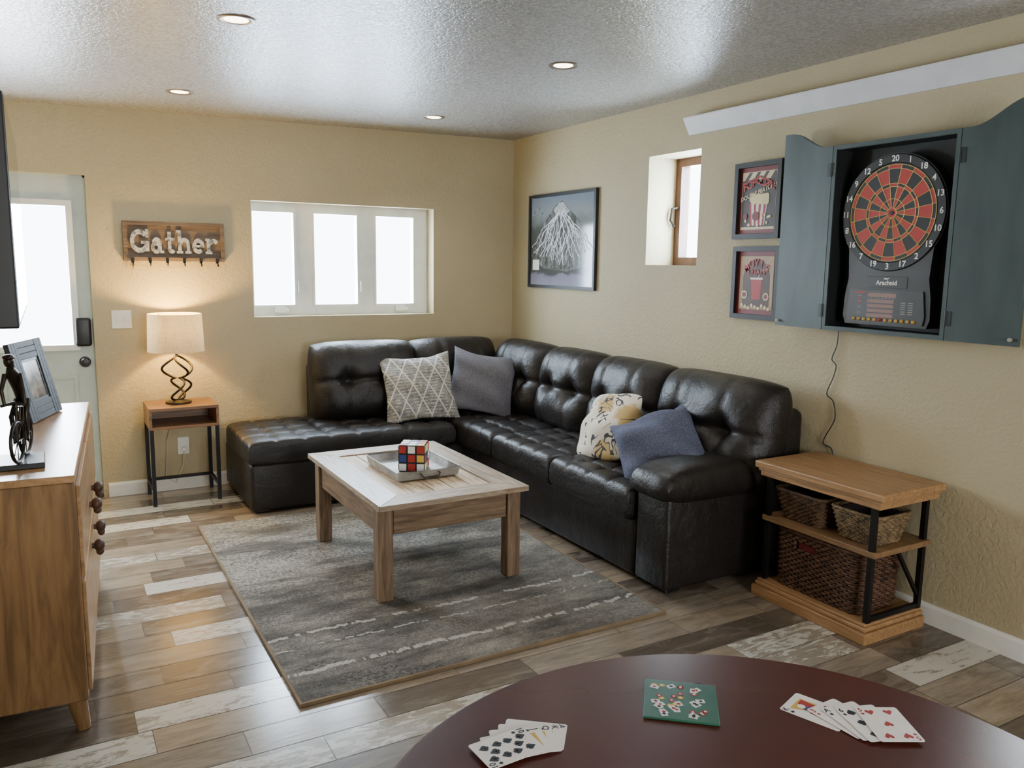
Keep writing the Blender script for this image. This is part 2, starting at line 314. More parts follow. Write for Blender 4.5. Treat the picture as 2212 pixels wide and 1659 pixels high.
# ------------------------------------------------------------ setting
XL=-.75; YF=-2.6
wp=[BW(540,434),BW(935,450),BW(938,680),BW(550,682)]; wx0=(wp[0].x+wp[3].x)/2; wx1=(wp[1].x+wp[2].x)/2; wz1=(wp[0].z+wp[1].z)/2; wz0=(wp[2].z+wp[3].z)/2
DX1=(BW(185,378).x+BW(222,1060).x)/2; DX0=DX1-.88; DZ=BW(185,378).z
TH=.30
mb=MB(FR((0,YB,0),(1,0,0),(0,0,1),(0,-1,0))); holes(mb,XL-.1,XR+TH,0,2.56,[(wx0,wx1,wz0,wz1),(DX0,DX1,-1,DZ)],-TH,0); mb.build('wall_back',WALL,kind='structure')
sp=[RW(1400,340),RW(1513,320),RW(1507,573),RW(1397,573)]; sy1=(sp[0].y+sp[3].y)/2; sy0=(sp[1].y+sp[2].y)/2; sz1=(sp[0].z+sp[1].z)/2; sz0=(sp[2].z+sp[3].z)/2
ty1=RW(2200,520).y; ty0=ty1-(sy1-sy0)      # the next small window along the same wall, a sliver of it shows beside the cabinet door
mb=MB(FR((XR,0,0),(0,-1,0),(0,0,1),(-1,0,0))); holes(mb,-YB,-YF,0,2.56,[(-sy1,-sy0,sz0,sz1),(-ty1,-ty0,sz0,sz1)],-TH,0); mb.build('wall_right',WALL,kind='structure')
MB().box(XL-.1,XL,YF,YB,0,2.56).build('wall_left',WALL,kind='structure')
# wall behind the camera with a wide opening to daylight
mb=MB(FR((0,YF,0),(1,0,0),(0,0,1),(0,-1,0))); holes(mb,XL-.1,XR+TH,0,2.56,[(.6,2.2,.9,2.05)],0,.1); mb.build('wall_front',WALL,kind='structure')
mb=MB(); a=XL-.1; b=XR+TH
q=[mb.v(p) for p in ((a,YF,zc(a)),(b,YF,zc(b)),(b,YB,zc(b)),(a,YB,zc(a)),(a,YF,2.7),(b,YF,2.7),(b,YB,2.7),(a,YB,2.7))]
for f in ((3,2,1,0),(4,5,6,7),(0,1,5,4),(1,2,6,5),(2,3,7,6),(3,0,4,7)): mb.bm.faces.new([q[i] for i in f])
mb.build('ceiling',CEIL,kind='structure')
# floor planks: one mesh, a colour per plank
white_px=[(285,1341),(455,1370),(410,1260),(250,1212),(380,1202),(360,1130),(330,1560),(850,1590),(600,1655),(1720,1375),(1660,1420),(2030,1415),(90,1640),(480,1085),(250,1110)]
WP=[F(u,v) for u,v in white_px]
PW=.148; Y0=3.605-PW*45
bm=bmesh.new(); lay=bm.loops.layers.float_color.new('Col')
pal=[S(131,114,96),S(113,99,85),S(149,132,111),S(101,91,80),S(125,114,102),S(157,140,118),S(94,83,72),S(141,128,112)]
def quad(x0,x1,y0,y1,z,c,al):
    f=bm.faces.new([bm.verts.new(p) for p in ((x0,y0,z),(x1,y0,z),(x1,y1,z),(x0,y1,z))])
    for l in f.loops: l[lay]=(c[0],c[1],c[2],al)
quad(XL-.1,XR+.3,YF-.1,YB+.3,-.0015,S(92,84,76),0)
rr=random.Random(5); y=Y0
while y<YB+.02:
    if y+PW>YF:
        x=XL-.05-rr.choice([0,.2,.4])-rr.random()*.12
        while x<XR+.05:
            L=rr.choice([.6,.6,.45,.75]); x1=x+L; k=any(x<p.x<x1 and y<p.y<y+PW for p in WP); c=rr.choice(pal); j=.87+.26*rr.random(); c=tuple(v*j for v in c[:3])
            al=1. if k else (1. if (rr.random()<.04 and y<1.6) else 0.)
            if al: c=(.35+.65*rr.random(),rr.random(),rr.random())
            if x1>XL: quad(max(x+.0015,XL-.05),min(x1-.0015,XR+.05),max(y+.0015,YF),min(y+PW-.0015,YB+.05),0,c,al)
            x=x1
    y+=PW
me=bpy.data.meshes.new('floor'); bm.to_mesh(me); bm.free(); fl=bpy.data.objects.new('floor',me); C.objects.link(fl); me.materials.append(FLOORM); fl['kind']='structure'
# baseboards and the slanted white trim
mb=MB(FR((0,YB,0),(0,-1,0),(0,0,1),(1,0,0))); mb.prism([(0,0),(.014,0),(.014,.075),(.008,.09),(0,.09)],DX1+.03,XR); mb.build('baseboard_back',WHITE,kind='structure')
mb=MB(FR((XR,0,0),(-1,0,0),(0,0,1),(0,1,0))); mb.prism([(0,0),(.014,0),(.014,.075),(.008,.09),(0,.09)],YF,YB-.015); mb.build('baseboard_right',WHITE,kind='structure')
tb=RW(1492,293); mb=MB(FR((XR,0,0),(-1,0,0),(0,0,1),(0,1,0))); z=tb.z; mb.prism([(0,z),(.012,z),(.062,z+.085),(.062,z+.092),(0,z+.092)],.6,tb.y); o=mb.build('trim_1',Mt('trim_white',S(204,204,208),rough=.5),kind='structure'); o['label']='long white slanted trim high on the right wall'
# window_1
YW=YB+.13; w=thing('window_1','wide white triple window recessed in the back wall',None,((wx0+wx1)/2,YW,wz0),kind='structure')
ps=[]
for (ua,va,ub,vb) in ((542,458,637,655),(676,458,772,660),(810,468,892,655)):
    A=BW(ua,va,YW); B=BW(ub,vb,YW); ps.append((A.x,B.x,B.z,A.z))
ztop=sum(p[3] for p in ps)/3; zbot=sum(p[2] for p in ps)/3
ps=[(max(p[0],wx0+.03),p[1],zbot,ztop) for p in ps]
fr=FR((0,YW,0),(1,0,0),(0,0,1),(0,-1,0)); mb=MB(fr); holes(mb,wx0,wx1,wz0,wz1,ps,-.05,0); mb.build('window_frame',VINYL,w)
for p in ps:
    mb=MB(fr); mb.M=fr@Matrix.Translation(((p[0]+p[1])/2,(p[2]+p[3])/2,0)); ring4(mb,p[1]-p[0]+.03,p[3]-p[2]+.03,.016,-.03,.014); mb.build('sash',VINYL,w)
    MB(fr).box(p[0],p[1],p[2],p[3],-.028,-.022).build('pane',GLASS,w)
for p in (ps[0],ps[2]):
    xc=p[0]+.66*(p[1]-p[0]); MB(fr).rbox(xc-.05,xc+.05,p[2]-.055,p[2]-.025,0,.03,.008).rbox(xc-.045,xc+.03,p[2]-.03,p[2]-.018,.012,.028,.004).build('crank_handle',VINYL,w)
for p in (ps[0],ps[1]): MB(fr).rbox(p[1]+.02,p[1]+.032,p[2]+.09,p[2]+.17,.012,.03,.004).build('latch',VINYL,w)
# window_2 and window_3
XW=XR+.24
for nm,lb,a0,a1 in (('window_2','small wood framed casement window deep in the right wall',sy0,sy1),('window_3','small wood framed window mostly hidden behind the right cabinet door',ty0,ty1)):
    w=thing(nm,lb,None,(XW,(a0+a1)/2,sz0),kind='structure')
    fr=FR((XW,0,0),(0,-1,0),(0,0,1),(-1,0,0)); mb=MB(fr@Matrix.Translation((-(a0+a1)/2,(sz0+sz1)/2,0))); ring4(mb,a1-a0,sz1-sz0,.05,-.05,.02); mb.build('window_frame',WINW,w)
    mb=MB(fr); mb.box(-a1+.05,-a0-.05,sz0+.05,sz1-.05,-.03,-.024); mb.build('pane',GLASS,w)
    MB(fr).tube([(-a1+.03,sz0+.36,.02),(-a1+.02,sz0+.35,.06),(-a1+.02,sz0+.28,.07),(-a1+.025,sz0+.24,.04)],.008).build('latch',BRONZE,w)
# door_1
YD=YB+.05; d=thing('door_1','pale sage exterior door with a large window beside the wooden sign',None,((DX0+DX1)/2,YD,0),kind='structure')
A=BW(140,445,YD); B=BW(140,745,YD); lx1=A.x; lx0=DX0+(DX1-lx1); lz1=A.z; lz0=B.z
fr=FR((0,YD,0),(1,0,0),(0,0,1),(0,-1,0)); mb=MB(fr); holes(mb,DX0+.012,DX1-.012,.012,DZ-.012,[(lx0,lx1,lz0,lz1)],-.045,0); mb.build('door_panel',SAGE,d)
mb=MB(fr@Matrix.Translation(((lx0+lx1)/2,(lz0+lz1)/2,0))); ring4(mb,lx1-lx0+.07,lz1-lz0+.07,.035,0,.014); mb.build('window_frame',VINYL,d)
MB(fr).box(lx0,lx1,lz0,lz1,-.025,-.02).build('pane',GLASS,d)
for (pa,pb) in ((lx0-.01,(lx0+lx1)/2-.05),((lx0+lx1)/2+.05,lx1+.01)):
    mb=MB(fr@Matrix.Translation(((pa+pb)/2,.5,0))); ring4(mb,pb-pa,.6,.02,0,.008); mb.build('panel_molding',SAGE,d)
mb=MB(fr); mb.box(DX0,DX0+.012,0,DZ,-.1,.0); mb.box(DX1-.012,DX1,0,DZ,-.1,0.); mb.box(DX0,DX1,DZ-.012,DZ,-.1,0.); mb.build('door_frame',SAGE,d)
k=BW(180,717,YD); MB(fr).rbox(k.x-.045,k.x+.045,k.z-.09,k.z+.09,0,.035,.03,4).build('keypad_lock',BLACK,d,smooth=40)
k=BW(184,781,YD); MB(fr@Matrix.Translation((k.x,k.z,0))).lathe([(0,0),(.033,0),(.033,.008),(.012,.012),(.012,.035),(.027,.042),(.03,.055),(.024,.066),(0,.07)]).build('door_knob',BLACK,d,smooth=40)
mb=MB(); mb.box(DX0,DX1,YB-.0,YB+.12,0,.012); mb.build('threshold',BRONZE,d)
# recessed lights
lab=[(510,42,'largest round recessed ceiling light, at upper left nearest the camera'),(1217,141,'recessed ceiling light nearest the long white slanted trim'),(388,198,'recessed ceiling light nearest the door, above the wooden sign'),(937,253,'recessed ceiling light nearest the room corner, above the triple window')]
first=None
for (u,v,l) in lab:
    p=CE(u,v)
    if first is None:
        o=thing('recessed_light',l,'ceiling light',p,0,'recessed ceiling lights'); T=Matrix.Translation(p)
        MB(T).lathe([(.044,.0),(.052,-.003),(.066,-.006),(.072,-.003),(.072,.004),(.044,.004)],n=36).build('trim_ring',Mt('ring_nickel',S(120,104,88),rough=.35,metal=.5),o,smooth=40)
        MB(T).lathe([(0,-.003),(.03,-.004),(.047,-.002),(.047,.002),(0,.002)],n=30).build('bulb',BULB,o,smooth=40); first=o
    else: o=copy_tree(first); o.location=p; o['label']=l
    L=bpy.data.lights.new('spot','SPOT'); L.energy=23; L.color=(1,.89,.74); L.spot_size=rad(125); L.spot_blend=.8; L.shadow_soft_size=.045
    lo=bpy.data.objects.new('spot',L); C.objects.link(lo); lo.location=p-V(0,0,.02)
# ------------------------------------------------------------ sofa
so=thing('sectional_sofa','dark brown leather sectional sofa with tufted cushions in the room corner','sofa',(2.3,4.6,0))
SF=2.40
MB().rbox(1.0,SF+.06,4.88,5.68,.02,.315,.025,3).build('chaise_base',LEATH,so,smooth=50)
MB().rbox(SF+.02,3.24,3.0,5.68,.02,.315,.025,3).build('base',LEATH,so,smooth=50)
MB().rbox(3.08,3.25,2.715,5.69,.04,.84,.05,4).build('back_frame',LEATH,so,smooth=50)
MB().rbox(1.56,3.2,5.5,5.69,.04,.84,.05,4).build('back_frame',LEATH,so,smooth=50)
up=lambda c:FR(c,(1,0,0),(0,1,0),(0,0,1))
def seat(x0,x1,y0,y1,cu,cv,nm='seat_cushion',m=.22,T=.105):
    MB().puff(up(((x0+x1)/2,(y0+y1)/2,.375)),x1-x0,y1-y0,T,.075,n=16,m=m,cu=cu,cv=cv,cdp=.012,cw=.013,tuft=[(a,b) for a in cu for b in cv],td=.018,tw=.032,N=84,Mm=68,kc=.015).build(nm,LEATH,so,smooth=60)
seat(.98,SF-.03,4.86,5.58,(-.75,-.5,-.25,0,.25,.5,.75),(-.5,0,.5),'chaise_cushion',.17,.09)
seat(SF-.03,3.1,4.4,5.55,(-.5,.0,.5),(-.7,-.4,-.1,.2))
seat(SF-.03,3.1,3.72,4.4,(-.6,-.2,.2),(-.5,0,.5))
seat(SF-.03,3.1,3.0,3.72,(-.6,-.2,.2),(-.5,0,.5))
def backc(c,xd,nd,W,H=.57,lean=12,T=.20):
    n=Vector(nd); a=rad(lean); y=(V(0,0,1)*cos(a)-n*sin(a)); z=(n*cos(a)+V(0,0,1)*sin(a)); fr=FR(c,xd,y,z)
    mb=MB(); mb.puff(fr,W,H,T,.13,n=3.8,m=.42,cu=(-.4,.4),cv=(-.02,),cdp=.011,cdv=.026,cw=.024,tuft=((-.4,-.02),(.4,-.02)),td=.06,tw=.065,N=60,Mm=60,kc=.07)
    for v in mb.bm.verts:   # the filling sags: lower half bulges a little, gentle unevenness
        l=fr.inverted()@v.co; v.co+=z*max(0,l.z)*(.10*max(0,-l.y/(H/2))*(1-(l.y/(H/2))**2))+z*.006*sin(l.x*17+c[1]*9)*sin(l.y*13+c[0]*5)
    mb.build('back_cushion',LEATH,so,smooth=60)
zb=.70
backc((1.92,5.47,zb),(1,0,0),(0,-1,0),.78)
backc((2.62,5.48,zb),(1,0,0),(0,-1,0),.72)
for (a,b) in ((4.72,5.42),(4.11,4.74),(3.48,4.13),(2.70,3.50)): backc((3.05,(a+b)/2,zb-.005),(0,-1,0),(-1,0,0),b-a+.03)
MB().rbox(SF+.01,3.2,2.75,2.98,.03,.52,.02,4).build('armrest',LEATH,so,smooth=50)
mb=MB(); mb.puff(FR((2.80,2.865,.515),(1,0,0),(0,1,0),(0,0,1)),.88,.30,.105,.08,n=5,m=.40,cu=(-.86,),cv=(),cdp=.012,cw=.014,kc=.06,N=48,Mm=32); mb.build('arm_pad',LEATH,so,smooth=60)
for (x,y) in ((2.45,2.79),(3.1,2.79),(1.03,4.92),(1.03,5.55)): MB().rbox(x,x+.09,y,y+.09,0,.05,.006).build('foot',BLACK,so)
# ------------------------------------------------------------ throw pillows
def pillow(c,nrm,roll,size,T,mat,label,ear=.07,amp=1.,kc=0,slump=0):
    n=Vector(nrm).normalized(); x=V(0,0,1).cross(n).normalized(); y=n.cross(x); a=rad(roll); x2=x*cos(a)+y*sin(a); y2=y*cos(a)-x*sin(a); fr=FR(c,x2,y2,n)
    mb=MB(); mb.puff(fr,size,size,T,T,n=2.2,m=.5,kc=kc,ear=ear,N=38,Mm=38)
    for v in mb.bm.verts:
        v.co+=n*amp*(.008*sin(v.co.z*31+v.co.x*17)+.006*sin(v.co.x*43+v.co.y*29))
        if slump:   # soft fold: the upper part flops back, the filling sinks
            l=fr.inverted()@v.co; q=l.y/(size/2); v.co+=-n*slump*max(0,q)**2*1.3+n*slump*.5*max(0,-q)**2-y2*slump*.35*(1-(l.x/(size/2))**2)*max(0,q)
    o=mb.build('throw_pillow',mat,frame=fr,smooth=70); return tag(o,label,'pillow','throw pillows on the sofa')
pillow((2.20,5.13,.685),(-.25,-1,.42),4,.51,.085,PDIA,'cream and grey throw pillow with a diamond lattice pattern',.10,1.3,0,.05)
pillow((2.66,5.06,.70),(-.5,-1,.36),-9,.48,.085,PGREY,'plain slate grey throw pillow in the corner of the sofa',.10,1.4,0,.05)
pillow((2.70,3.60,.635),(-1,.05,.6),12,.41,.095,PFLO,'cream throw pillow with yellow flowers and grey leaves',0.,1.,.11)
pillow((2.68,3.165,.64),(-.85,-.6,.8),27,.44,.115,PDEN,'plain denim blue throw pillow leaning beside the sofa arm',.075,2.0,.0,.07)
# ------------------------------------------------------------ rug
rg=thing('area_rug','grey and taupe area rug with broken cream lines under the coffee table','rug',(1.49,3.71,0))
mb=MB(); mb.rbox(.685,2.30,2.63,4.79,0.001,.013,.004,2); o=mb.build('pile',RUG,rg)
mb=MB(FR((1.4925,3.71,.006),(1,0,0),(0,1,0),(0,0,1))); ring4(mb,1.635,2.18,.011,-.005,.0075); mb.build('binding',RUGE,rg)
# ------------------------------------------------------------ coffee table
ct=thing('coffee_table','rustic weathered wood coffee table standing on the rug','table',(1.59,3.83,.013))
x0,x1,y0,y1=1.21,1.975,3.26,4.39; TZ=.47; b=.135
def bd(mb,p): mb.prism(p,TZ-.024,TZ)
for mat,p in ((RUSX,[(x0,y0),(x1,y0),(x1-b,y0+b),(x0+b,y0+b)]),(RUSX,[(x0,y1),(x0+b,y1-b),(x1-b,y1-b),(x1,y1)]),(RUSY,[(x0,y0),(x0+b,y0+b),(x0+b,y1-b),(x0,y1)]),(RUSY,[(x1,y0),(x1,y1),(x1-b,y1-b),(x1-b,y0+b)])):
    c=V(sum(q[0] for q in p)/4,sum(q[1] for q in p)/4,0); mb=MB(); bd(mb,[(q[0]+(c.x-q[0])*.006,q[1]+(c.y-q[1])*.006) for q in p]); mb.build('border_board',mat,ct)
mb=MB(); k=5
for i in range(k):
    a=x0+b+(x1-x0-2*b)*i/k; c=x0+b+(x1-x0-2*b)*(i+1)/k; mb.rbox(a+.003,c-.003,y0+b,y1-b,TZ-.03,TZ-.006,.002)
mb.build('tabletop',RUSP,ct)
lg=.07
for (a,c) in ((x0+.005,y0+.03),(x1-lg-.03,y0+.03),(x0+.005,y1-lg-.12),(x1-lg-.03,y1-lg-.12)): MB().rbox(a,a+lg,c,c+lg,.014,TZ-.03,.004).build('leg',RUSZ,ct)
yl=y1-.19
for (a,c) in ((y0+.04,y0+.065),(yl+.045,yl+.07)): MB().rbox(x0+.08,x1-.105,a,c,TZ-.15,TZ-.024,.003).build('apron',RUSA,ct)
for (a,c) in ((x0+.02,x0+.045),(x1-.065,x1-.04)): MB().rbox(a,c,y0+.105,yl,TZ-.15,TZ-.024,.003).build('apron',RUSB,ct)
# tray
tr=thing('serving_tray','galvanised metal tray lying on the coffee table','tray',(1.60,3.825,TZ))
X0,X1,Y0_,Y1_=1.44,1.76,3.61,4.04; Z=TZ+.001
mb=MB(); mb.box(X0,X1,Y0_,Y1_,Z,Z+.004)
for (a,c,e,g,dx,dy) in ((X0,X0,Y0_,Y1_,-1,0),(X1,X1,Y0_,Y1_,1,0),(X0,X1,Y0_,Y0_,0,-1),(X0,X1,Y1_,Y1_,0,1)):
    ins=.010; P=[(a,e,Z),(c,g,Z),(c+dx*ins+(ins if dy and 1 else 0),g+dy*ins+(ins if dx else 0),Z+.042),(a+dx*ins-(ins if dy else 0),e+dy*ins-(ins if dx else 0),Z+.042)]
    mb.poly(P)
mb.build('tray_body',GALV,tr)
mb=MB(); i=.010; mb.tube([(X0-i,Y0_-i,Z+.042),(X1+i,Y0_-i,Z+.042),(X1+i,Y1_+i,Z+.042),(X0-i,Y1_+i,Z+.042)],.004,8,True); mb.build('rim',GALV,tr,smooth=50)
for yy,s in ((Y0_-.008,-1),(Y1_+.008,1)):
    xc=(X0+X1)/2; MB().tube([(xc-.05,yy,Z+.03),(xc-.05,yy+s*.018,Z+.028),(xc-.04,yy+s*.024,Z+.014),(xc+.04,yy+s*.024,Z+.014),(xc+.05,yy+s*.018,Z+.028),(xc+.05,yy,Z+.03)],.003,6).build('handle',BLACKM,tr,smooth=50)
# puzzle cube
cs=.136; pc=thing('puzzle_cube','oversized colourful twist puzzle cube standing in the tray','toy',(1.60,3.80,Z+.0045),rad(-33))
R=wmx(pc); MB(R).rbox(-cs/2,cs/2,-cs/2,cs/2,0,cs,.006).build('cube_body',pBLK,pc)
cols=[pRED,pWHT,pYEL,pBLU,pGRN,pORG]; u_=cs/3
lf_=[0,1,0,3,0,2,1,0,1]; lr_=[2,1,5,0,3,1,1,2,0]; lt_=[1,3,0,1,1,5,0,1,2]; ll_=[0,4,1,3,1,5,2,2,0]; lb_=[1,1,4,0,3,5,2,1,0]
for i in range(3):
    for j in range(3):
        gp=.0045; a=-cs/2+i*u_+gp; c=a+u_-2*gp; z=j*u_+gp; zz=z+u_-2*gp; k=i+3*(2-j); e=cs/2+.0012
        for bx,ix in (((a,c,-e,-e+.003,z,zz),lf_),((a,c,e-.003,e,z,zz),lb_),((e-.003,e,a,c,z,zz),lr_),((-e,-e+.003,a,c,z,zz),ll_),((a,c,z-cs/2,zz-cs/2,cs-.002,cs+.0012),lt_)):
            MB(R).rbox(*bx,.001).build('sticker',cols[ix[k]],pc)
# ------------------------------------------------------------ lamp side table
sx0,sx1,sy0_,sy1_,tz=.50,.91,5.34,5.67,.62
t=thing('side_table','small wooden side table with open cubby on black metal legs','side table',((sx0+sx1)/2,(sy0_+sy1_)/2,0))
mb=MB(); mb.rbox(sx0,sx1,sy0_,sy1_,tz-.02,tz,.003); mb.build('tabletop',SIDEW,t)
mb=MB(); mb.rbox(sx0,sx1,sy0_,sy1_,tz-.135,tz-.117,.002); mb.box(sx0,sx0+.016,sy0_,sy1_,tz-.117,tz-.02); mb.box(sx1-.016,sx1,sy0_,sy1_,tz-.117,tz-.02); mb.box(sx0+.016,sx1-.016,sy1_-.016,sy1_,tz-.117,tz-.02); mb.build('cubby',SIDEW,t)
for a in (sx0+.012,sx1-.012):
    for c in (sy0_+.012,sy1_-.012): MB().box(a-.011,a+.011,c-.011,c+.011,0,tz-.135).build('leg',BLACKM,t)
mb=MB(); zz=.10
for c in (sx0+.012,sx1-.012): mb.bar((c,sy0_+.02,zz),(c,sy1_-.02,zz),.018)
mb.bar((sx0+.012,sy1_-.012,zz),(sx1-.012,sy1_-.012,zz),.018); mb.build('stretcher',BLACKM,t)
# lamp
lx,ly=.695,5.51; l=thing('table_lamp','lit table lamp with linen drum shade and twisted metal base','lamp',(lx,ly,tz)); T=Matrix.Translation((lx,ly,tz))
MB(T).lathe([(0,0),(.078,0),(.078,.012),(.06,.018),(.02,.022),(0,.022)],n=36).build('foot',BRONZE,l,smooth=40)
for ph,tw in ((0,1.2),(pi,1.2),(.9,-1.1)):
    pts=[]
    for i in range(61):
        q=i/60; r_=.008+.084*abs(sin(2*pi*q))**.55; a=ph+.5+q*pi*tw; pts.append((r_*cos(a),r_*sin(a),.02+.285*q))
    MB(T).tube(pts,.0075,8).build('strand',BRONZE,l,smooth=50)
MB(T).tube([(0,0,.30),(0,0,.37)],.008).lathe([(0,.37),(.018,.37),(.018,.41),(0,.41)],n=16).build('neck',BRONZE,l,smooth=40)
MB(T).lathe([(.168,.335),(.17,.335),(.160,.573),(.158,.573)],n=48).build('lamp_shade',SHADE,l,smooth=50)
mb=MB(T)
for a in (0,2*pi/3,4*pi/3): mb.tube([(0.015*cos(a),.015*sin(a),.40),(.158*cos(a),.158*sin(a),.563)],.002,6)
mb.build('shade_spider',BRONZE,l)
MB(T).ball((0,0,.45),.03,(1,1,1.3)).build('bulb',LAMPB,l,smooth=60)
op=BW(396,962); mb=MB(); mb.tube([(op.x,YB-.03,op.z-.02),(op.x-.01,YB-.05,op.z-.12),(op.x-.06,YB-.04,op.z-.24),(op.x-.12,YB-.03,op.z-.2),(op.x-.1,YB-.03,op.z+.05),(lx,YB-.035,tz-.05),(lx,YB-.035,tz+.004),(lx,ly+.07,tz+.006)],.003,6); mb.build('cord',flat('cord',190,184,170),l,smooth=60)
L=bpy.data.lights.new('lamp_light','POINT'); L.energy=58; L.color=(1,.62,.16); L.shadow_soft_size=.04; lo=bpy.data.objects.new('lamp_light',L); C.objects.link(lo); lo.location=(lx,ly,tz+.49)
# ------------------------------------------------------------ sign
A=BW(267,563); B=BW(481,484); W=B.x-A.x; H=B.z-A.z; xc=(A.x+B.x)/2; zc0=(A.z+B.z)/2
s=thing('wall_sign','rustic wooden sign with metal letters spelling Gather above coat hooks','sign',(xc,YB,zc0)); T=WB(xc,zc0)
MB(T).box(-W/2+.01,W/2-.01,-H/2+.01,H/2-.01,.002,.012).build('board',SIGNW,s)
ring4(MB(T),W,H,.024,.002,.035).build('frame',SIGNW,s)
def arc(cx_,cy_,R,r,a0,a1,n=20):
    a0,a1=rad(a0),rad(a1); o=[(cx_+R*cos(a0+(a1-a0)*i/n),cy_+R*sin(a0+(a1-a0)*i/n)) for i in range(n+1)]; i_=[(cx_+r*cos(a1+(a0-a1)*i/n),cy_+r*sin(a1+(a0-a1)*i/n)) for i in range(n+1)]; return o+i_
def bx4(a,b,c,d): return [(a,c),(b,c),(b,d),(a,d)]
GL=[('G',1.5,[arc(.75,.75,.75,.43,38,335),bx4(.85,1.5,.58,.76),bx4(1.16,1.46,.12,.62),bx4(1.2,1.46,.98,1.5)]),
 ('a',1.06,[arc(.42,.36,.4,.14,0,180),arc(.42,.36,.4,.14,180,360),bx4(.58,.86,0,.7),arc(.48,.63,.38,.13,0,165),bx4(.58,1.04,0,.17)]),
 ('t',.8,[bx4(.2,.47,.3,1.38),bx4(0,.76,.82,1.0),arc(.5,.33,.34,.08,180,325)]),
 ('h',1.2,[bx4(.12,.40,0,1.5),bx4(0,.4,1.34,1.5),bx4(0,.52,0,.17),arc(.64,.58,.44,.17,0,180),bx4(.81,1.08,0,.58),bx4(.68,1.2,0,.17)]),
 ('e',.98,[arc(.48,.5,.5,.22,0,315),bx4(.1,.96,.42,.58)]),
 ('r',1.04,[bx4(.12,.40,0,1.0),bx4(0,.4,.85,1.0),bx4(0,.54,0,.17),arc(.68,.58,.42,.15,25,170)])]
tot=sum(g[1] for g in GL)+.09*5; ux=W*.87/tot; uy=H*.60/1.5; xo=-W*.435
for ch,wd,ps_ in GL:
    mb=MB(T@Matrix.Translation((xo,-H*.30,0)))
    for i,p in enumerate(ps_): mb.prism([(a*ux,b_*uy) for a,b_ in p],.012,.027+i*.0002)
    mb.build('letter',GALVL,s); xo+=(wd+.09)*ux
for i in range(6):
    x=-W/2+.05+i*(W-.1)/5; MB(T).rbox(x-.009,x+.009,-H/2-.012,-H/2+.02,.035,.04,.003).tube([(x,-H/2-.004,.04),(x,-H/2-.016,.055),(x,-H/2-.028,.055),(x,-H/2-.03,.068),(x,-H/2-.018,.075)],.004,6).build('hook',BLACKM,s)
kx=-W/2+.05; kz=-H/2-.036
mb=MB(T); mb.tube([(kx,kz+.031*sin(a*pi/10)*.5,.0335+.032*cos(a*pi/10)) for a in range(20)],.0015,5,True); mb.prism([(kx-.006,kz-.012),(kx+.006,kz-.012),(kx+.006,kz-.028),(kx+.002,kz-.03),(kx+.002,kz-.06),(kx-.003,kz-.062),(kx-.003,kz-.03),(kx-.006,kz-.028)],.032,.034); tag(mb.build('key',Mt('brass',S(180,150,90),rough=.35,metal=.9)),'small brass key on the leftmost hook of the wooden sign','key')
# switch and outlets
A=BW(241,709); B=BW(284,671); xc=(A.x+B.x)/2; z=(A.z+B.z)/2; s=thing('light_switch','white double toggle light switch plate between door and lamp','switch',(xc,YB,z)); T=WB(xc,z)
MB(T).rbox(-.058,.058,-.058,.058,.0005,.007,.003).build('plate',WHITE,s)
for x in (-.023,.023): MB(T).rbox(x-.005,x+.005,-.012,.012,.006,.018,.002).build('toggle',WHITE,s)
xc=op.x; z=op.z; s=thing('wall_outlet','white wall outlet with plug behind the side table','outlet',(xc,YB,z)); T=WB(xc,z)
MB(T).rbox(-.036,.036,-.058,.058,.0005,.007,.003).build('plate',WHITE,s)
for y in (-.022,.022): MB(T).rbox(-.016,.016,y-.014,y+.014,.007,.009,.004).build('socket',VINYL,s)
MB(T).rbox(-.013,.013,-.035,-.008,.009,.035,.004).build('plug',VINYL,s)
# ------------------------------------------------------------ framed pictures on the right wall
def picframe(name,label,corners,b,dep,mat):
    ps=[RW(*c) for c in corners]; y_hi=(ps[0].y+ps[3].y)/2; y_lo=(ps[1].y+ps[2].y)/2; z1=(ps[0].z+ps[1].z)/2; z0=(ps[2].z+ps[3].z)/2
    W=y_hi-y_lo; H=z1-z0; T=WR((y_hi+y_lo)/2,(z0+z1)/2); r=thing(name,label,'picture',T.translation.copy())
    ring4(MB(T),W,H,b,.001,dep).build('frame',mat,r); return r,T,W,H
def P(r,T,mat,polys,z,name='print',lab=None):
    if name=='print' and 1<len(polys)<=5:
        for p in polys: P(r,T,mat,[p],z,name,lab)
        return
    mb=MB(T)
    for p in polys: mb.flat(p,z)
    return mb.build(name,mat,r,label=lab)
FRB=Mt('frame_black',S(22,22,24),S(30,30,33),rough=.5)
r,T,W,H=picframe('picture_frame','framed ski trail map of a mountain, nearest the room corner',[(1147,425),(1293,405),(1290,628),(1147,620)],.022,.025,FRB)
w,h=W/2-.022,H/2-.022
n=NT('map_print',.12); x,y,z=n.xyz()
cc=n.ramp(n.mth('ADD',n.mth('ADD',n.mth('DIVIDE',z,H),.5),n.mth('MULTIPLY',n.mth('SUBTRACT',n.noise(n.mp(),10,4),.5),.14)),[(.04,S(140,138,156)),(.13,S(126,124,142)),(.16,S(76,79,78)),(.4,S(66,71,67)),(.64,S(86,92,87)),(.8,S(136,142,146)),(.95,S(118,130,144))]); n.col(cc)
P(r,T,n.m,[rect(-w,w,-h,h)],.012,'map')
n=NT('mountain',.12); n.col(n.ramp(n.noise(n.mp((1,1.6,.7)),20,8,.8,.74),[(.36,S(58,63,58)),(.48,S(90,94,90)),(.58,S(128,130,129)),(.72,S(176,177,180))]))
